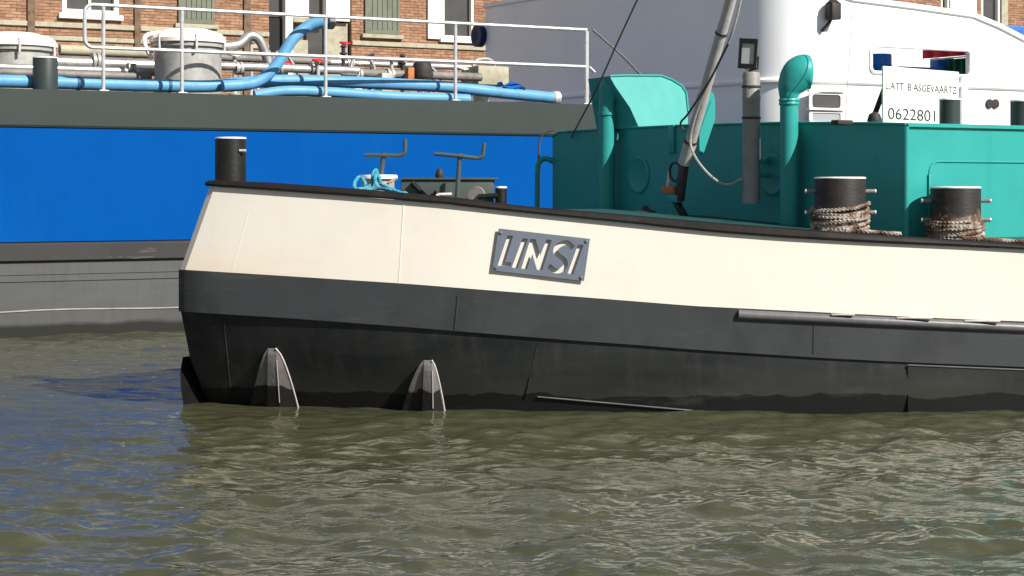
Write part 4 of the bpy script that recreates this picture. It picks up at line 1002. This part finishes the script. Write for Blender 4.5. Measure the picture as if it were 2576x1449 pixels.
# sign board and vents on the deckhouse roof
sg0, sg1, sg2 = S(2222, 166, 1.2), S(2412, 181, 1.2), S(2222, 310, 1.2)
sb = thing('sign_board', 'cream sign board with black lettering and a phone number on the deckhouse roof', 'sign', (sg2 + U * .4))
e1, e2 = sg1 - sg0, sg2 - sg0; nn = e1.cross(e2).normalized(); nn = nn if nn.y < 0 else -nn
brd = MB().prism([sg0, sg1, sg1 + e2, sg2], -nn * .02).build('board', M['sign'], sb, smooth=False)
MB().prism([sg0 + e1 * .1 - nn * .021, sg0 + e1 * .16 - nn * .021, sg0 + e1 * .16 + e2 * .95 - nn * .3, sg0 + e1 * .1 + e2 * .95 - nn * .3], nn * .02).build('prop', M['dark'], sb, smooth=False)
def lettering(txt, a, b, width, height, mat_):
    cu = bpy.data.curves.new('lettering', 'FONT'); cu.body = txt; cu.size = 1; cu.extrude = 0.0
    ob = bpy.data.objects.new('tmp', cu); COL.objects.link(ob)
    dg = bpy.context.evaluated_depsgraph_get(); me = bpy.data.meshes.new_from_object(ob.evaluated_get(dg))
    bpy.data.objects.remove(ob); co = np.array([v.co[:] for v in me.vertices]); lo, hi = co.min(0), co.max(0)
    X1 = e1.normalized(); Y1 = -e2.normalized()
    for v in me.vertices:
        u_ = (v.co.x - lo[0]) / (hi[0] - lo[0]) * width; w_ = (v.co.y - lo[1]) / (hi[1] - lo[1]) * height
        v.co = sg0 + e1 * a + e2 * b + X1 * u_ + Y1 * w_ + nn * .003
    me.update(); tag(link('lettering', me, mat_, sb), None, kind='stuff')
lettering('L.ATT. B ASGEVAARTZ', .03, .40, e1.length * .94, e2.length * .13, M['ink'])
lettering('0622801', .06, .92, e1.length * .62, e2.length * .20, M['ink'])
def roof_vent(x0, x1, y, w, label=None):
    c = S((x0 + x1) / 2, y, w); r = (S(x1, y, w) - S(x0, y, w)).length / 2 * .85; b_ = Vector((c.x, c.y, ztop + .001))
    o = MB().lathe(b_, [(r, 0), (r, c.z - ztop - .03)], 22).build('roof_vent', M['greygreen'], br)
    MB().lathe(Vector((c.x, c.y, c.z - .028)), [(r * 1.08, 0), (r * 1.08, .012), (r * .6, .03), (.02, .036)], 22).build('cap', M['capwhite'], o)
roof_vent(2366, 2412, 244, .75); roof_vent(2546, 2594, 248, .75)
# dark boots of clutter beside the sign
MB().lathe(S(2200, 302, 1.0), [(.06, -.06), (.065, .0), (.05, .05), (.02, .07)], 14).build('roof_knob', M['dark'], br)

# ------------------------------------------------------------------ bollards on the near deck
def bollard(x0, x1, ytop, zbot, y, m, pins):
    c = ny((x0 + x1) / 2, ytop, y); r = (x1 - x0) / 2 * (y + D0) / F; h = c.z - zbot
    b_ = Vector((c.x, c.y, zbot))
    o = MB().lathe(b_, [(r * 1.02, 0), (r, .02), (r, h - .02), (r * .99, h - .012)], 36).build('bollard', m, br)
    MB().lathe(b_ + Z * (h - .011), [(r * 1.005, 0), (r * 1.01, .007), (r * .985, .013), (.02, .015)], 36).build('cap', M['capwhite'], o)
    for z_ in pins:
        for s_ in (-1, 1):
            d = Vector((s_ * .985, -.17 * 0, 0))
            q_ = Vector((c.x, c.y - .02, z_))
            MB().tube([q_ + d * (r - .01), q_ + d * (r + .075)], .016, 10).build('pin', M['pipe_dark'], o)
            MB().lathe(q_ + d * (r + .075), [(.019, 0), (.016, .010)], 10, d).build('pin_end', M['edge'], o)
    return o
gz = lambda x: ny(x, interp(x, RT), K(x) + tilt(x)).z
yb = .42
bollard(2049, 2177, 446, gz(2110) - .06, yb, M['bollard'], [ny(2110, 481, yb).z, ny(2110, 534, yb).z])
bollard(2341, 2466, 470, gz(2400) - .06, yb + .05, M['bollard2'], [ny(2400, 505, yb).z, ny(2400, 553, yb).z])
MB().lathe(Vector((0, 0, 0)), [(1, 0)], 3) if False else None
yl = .95
bl = bollard(541, 619, 346, 1.5, yl, M['black'], [])
bl['label'] = 'slim black bollard with a white top at the stem'
MB().tube([ny(602, 379, yl - .1), ny(619, 379, yl - .1)], .012, 8).build('pin', M['edge'], bl)
sbl = bollard(1246, 1275, 470, 1.5, 1.6, M['black'], [])
# old frayed mooring ropes wound round the two worn bollards, tails on the gunwale
M['rope_white'] = mat('bleached_rope_fibre', (0.36, 0.32, 0.275), 0.9, 0.4, 9, 0.4, col2=(0.11, 0.062, 0.035), thr=(0.40, 0.58))
def wound_rope(label, cx, ytop, y, r, zb_, turns, tail):
    mb = MB(); r_ = random.Random(int(cx)); c = ny(cx, ytop, y); n = int(turns * 22); rr = r + .014; pts = []
    for i in range(n + 1):
        q = 2 * math.pi * i / 22 - 1.2; k = i / n
        w_ = .012 * math.sin(i * .37 + cx) + .010 * r_.random()
        pts.append(Vector((c.x + math.cos(q) * (rr + w_ * .5), c.y + math.sin(q) * (rr + w_ * .5), zb_ + .016 + .034 * i / 22 + w_ + .022 * math.sin(q + .5))))
    def strands(pp, R_, pitch):
        t = [(pp[min(i + 1, len(pp) - 1)] - pp[max(i - 1, 0)]).normalized() for i in range(len(pp))]; L_ = 0; tr = [[], [], []]
        for i, p in enumerate(pp):
            if i: L_ += (p - pp[i - 1]).length
            a = (Z - t[i] * t[i].z).normalized(); b = t[i].cross(a)
            for k in range(3):
                q = 2 * math.pi * (L_ / pitch + k / 3); tr[k].append(p + (a * math.cos(q) + b * math.sin(q)) * R_ * .5)
        for k in range(3): mb.tube(tr[k], R_ * .58, 6)
    strands(smooth_path(pts, 2), .019, .09)
    tp_ = []
    for i in range(16):
        x = tail[0] + (tail[1] - tail[0]) * i / 15; g_ = ny(min(x, 2576), interp(x, RT), K(x) + tilt(x)) + Vector((max(0, x - 2576) * 14 / F, 0, 0))
        tp_.append(g_ + Vector((0, .015 + .02 * math.sin(i * .9), .016)))
    strands(smooth_path(tp_, 4), .016, .09)
    for k in range(46):                      # loose fibres
        p = pts[r_.randrange(len(pts))] if k % 3 else tp_[r_.randrange(len(tp_))]
        d = Vector((p.x - c.x, p.y - c.y, 0)).normalized() if k % 3 else Vector((r_.random() - .5, -.5, 0))
        d2 = Vector((-d.y, d.x, 0)) * (r_.random() - .5) * 1.6
        mb.tube([p, p + d * .02 + d2 * .03 + Z * (r_.random() - .5) * .03, p + d * .03 + d2 * .07 + Z * (r_.random() - .65) * .06], .0028, 4)
    tag(mb.build('mooring_rope', M['rope_white']), label, 'rope')
wound_rope('bleached frayed mooring rope wound round the left of the two worn bollards', 2113, 446, yb, 64 * (yb + D0) / F, gz(2110) - .03, 6.2, (2128, 2268))
wound_rope('bleached frayed mooring rope wound round the rightmost worn bollard', 2403, 470, yb + .05, 62.5 * (yb + .05 + D0) / F, gz(2400) - .03, 5.0, (2420, 2610))
# ------------------------------------------------------------------ anchor winch gear on the bow
yw = 1.7
wb0 = ny(1008, 452, yw); wb1 = ny(1242, 452, yw)
wi = MB().bbox(Vector(((wb0.x + wb1.x) / 2, yw + .35, (wb0.z + 1.5) / 2 - .0)), Vector(((wb1.x - wb0.x) / 2, 0, 0)), Vector((0, .35, 0)), Z * ((wb0.z - 1.5) / 2), .012).build('winch_box', M['greygreen2'], br)
wi['label'] = 'grey green winch box on the bow deck'
MB().bbox(Vector(((wb0.x + wb1.x) / 2 + .02, yw + .35, wb0.z + .008)), Vector(((wb1.x - wb0.x) / 2 + .015, 0, 0)), Vector((0, .37, 0)), Z * .008, .003).build('lid', M['greygreen2'], wi)
MB().lathe(ny(1106, 440, yw + .3) - Z * .03, [(.035, 0), (.04, .03), (.03, .07), (.012, .09)], 14).build('grease_cap', M['dark'], wi)
hb = ny(1198, 492, yw - .12); MB().lathe(hb, [(.075, 0), (.08, .02), (.05, .035), (.05, .10)], 22, Vector((.25, 1, 0))).build('warping_head', M['pipe_dark'], wi)
MB().tube([hb + Vector((.02, -.02, -.01)), hb + Vector((.19, -.03, 0))], .024, 10).build('crank', M['black'], wi)
MB().tube([ny(1036, 458, yw - .03), ny(1072, 496, yw - .03)], .022, 8).build('brace', M['black'], wi)
MB().tube([ny(1096, 480, yw - .03), ny(1090, 500, yw - .03)], .014, 8).build('pawl', M['black'], wi)
def brake(xp, ybase, ytop, xl, yl_, xr, yr, xtip, ytip, y, par):
    o = MB().tube([ny(xp - 6, ybase, y), ny(xp, ytop, y)], .020, 10).build('brake_spindle', M['greygreen2'], par)
    MB().tube([ny(xl, yl_, y), ny(xp, (yl_ + yr) / 2, y - .022)] + smooth_path([ny(xr - 14, yr, y), ny(xr - 3, yr - 4, y), ny(xr + 1, yr - 14, y), ny(xtip, ytip, y)], 4), .017, 10).build('handle', M['greygreen2'], o)
    MB().lathe(ny(xp, ytop + 4, y), [(.03, 0), (.03, .035)], 12).build('boss', M['greygreen2'], o)
brake(964, 452, 391, 918, 390, 1018, 391, 1019, 350, 1.35, wi)
brake(1156, 496, 393, 1093, 387, 1215, 398, 1218, 359, 1.4, wi)
# round hatch with the cyan rope on it
hc = ny(951, 440, 1.35); rh = 48 * (1.35 + D0) / F
o = MB().lathe(Vector((hc.x, hc.y, 1.5)), [(rh * .86, 0), (rh * .86, hc.z - 1.5 - .04), (rh * .9, hc.z - 1.5 - .035)], 30).build('rope_drum', M['tank'], br)
MB().lathe(Vector((hc.x, hc.y, hc.z - .034)), [(rh * 1.02, 0), (rh * 1.03, .02), (rh, .034), (.02, .036)], 30).build('cap', M['capwhite'], o)
def strand_rope(pts, r, m, mb=None, pitch=.07):
    pts = smooth_path(pts, 14); mb = mb or MB()
    t = [(pts[min(i + 1, len(pts) - 1)] - pts[max(i - 1, 0)]).normalized() for i in range(len(pts))]
    a = t[0].orthogonal().normalized(); L_ = 0; tr = [[], [], []]
    for i, p in enumerate(pts):
        if i: L_ += (p - pts[i - 1]).length
        a = (a - t[i] * a.dot(t[i])).normalized(); b = t[i].cross(a)
        for k in range(3):
            q = 2 * math.pi * (L_ / pitch + k / 3); tr[k].append(p + (a * math.cos(q) + b * math.sin(q)) * r * .52)
    for k in range(3): mb.tube(tr[k], r * .55, 6)
    return mb
ro = MB(); yr_ = .95
strand_rope([ny(1022, 487, .25), ny(1000, 482, .55), ny(975, 471, .8), ny(958, 462, yr_), ny(950, 440, yr_), ny(946, 428, yr_ + .1), ny(938, 440, yr_), ny(936, 462, yr_), ny(920, 474, .8), ny(900, 476, .7)], .016, None, ro)
strand_rope([ny(1018, 489, .2), ny(985, 479, .6), ny(950, 474, .8), ny(915, 478, .75), ny(894, 474, .75), ny(893, 460, .85), ny(903, 446, .95), ny(914, 452, .92), ny(921, 468, .85)], .016, None, ro)
strand_rope([ny(958, 464, .92), ny(954, 446, .93), ny(947, 437, .95), ny(944, 452, .9), ny(950, 470, .85), ny(972, 477, .75), ny(1010, 486, .35)], .016, None, ro)
tag(ro.build('mooring_rope', M['rope']), 'cyan mooring rope looped over the white capped drum on the bow', 'rope')
strand = MB(); strand_rope([ny(998, 449, 1.0), ny(985, 456, .95), ny(975, 462, .9)], .012, None, strand)
tag(strand.build('lashing_line', M['rope_white']), 'short white lashing line beside the cyan rope', 'rope')
MB().tube([ny(1098, 492, .9), ny(1104, 489, .9), ny(1135, 488, 1.0)], .012, 8).build('deck_rod', M['edge'], br)
p = B(1624, 528, .7); MB().lathe(p - Z * .04, [(.10, 0), (.09, .03), (.035, .05), (.02, .08)], 16).build('deck_cap', M['dark'], br)

# something blue on the quay behind the white ship
qb = T(2560, 76, 12.6); tag(MB().bbox(Vector((qb.x, qb.y, (qb.z + QZ) / 2)), U * 1.6, V * .9, Z * ((qb.z - QZ) / 2), .03).build('quay_container', M['tarp']), 'blue container top on the quay behind the white ship at the far right', 'container')
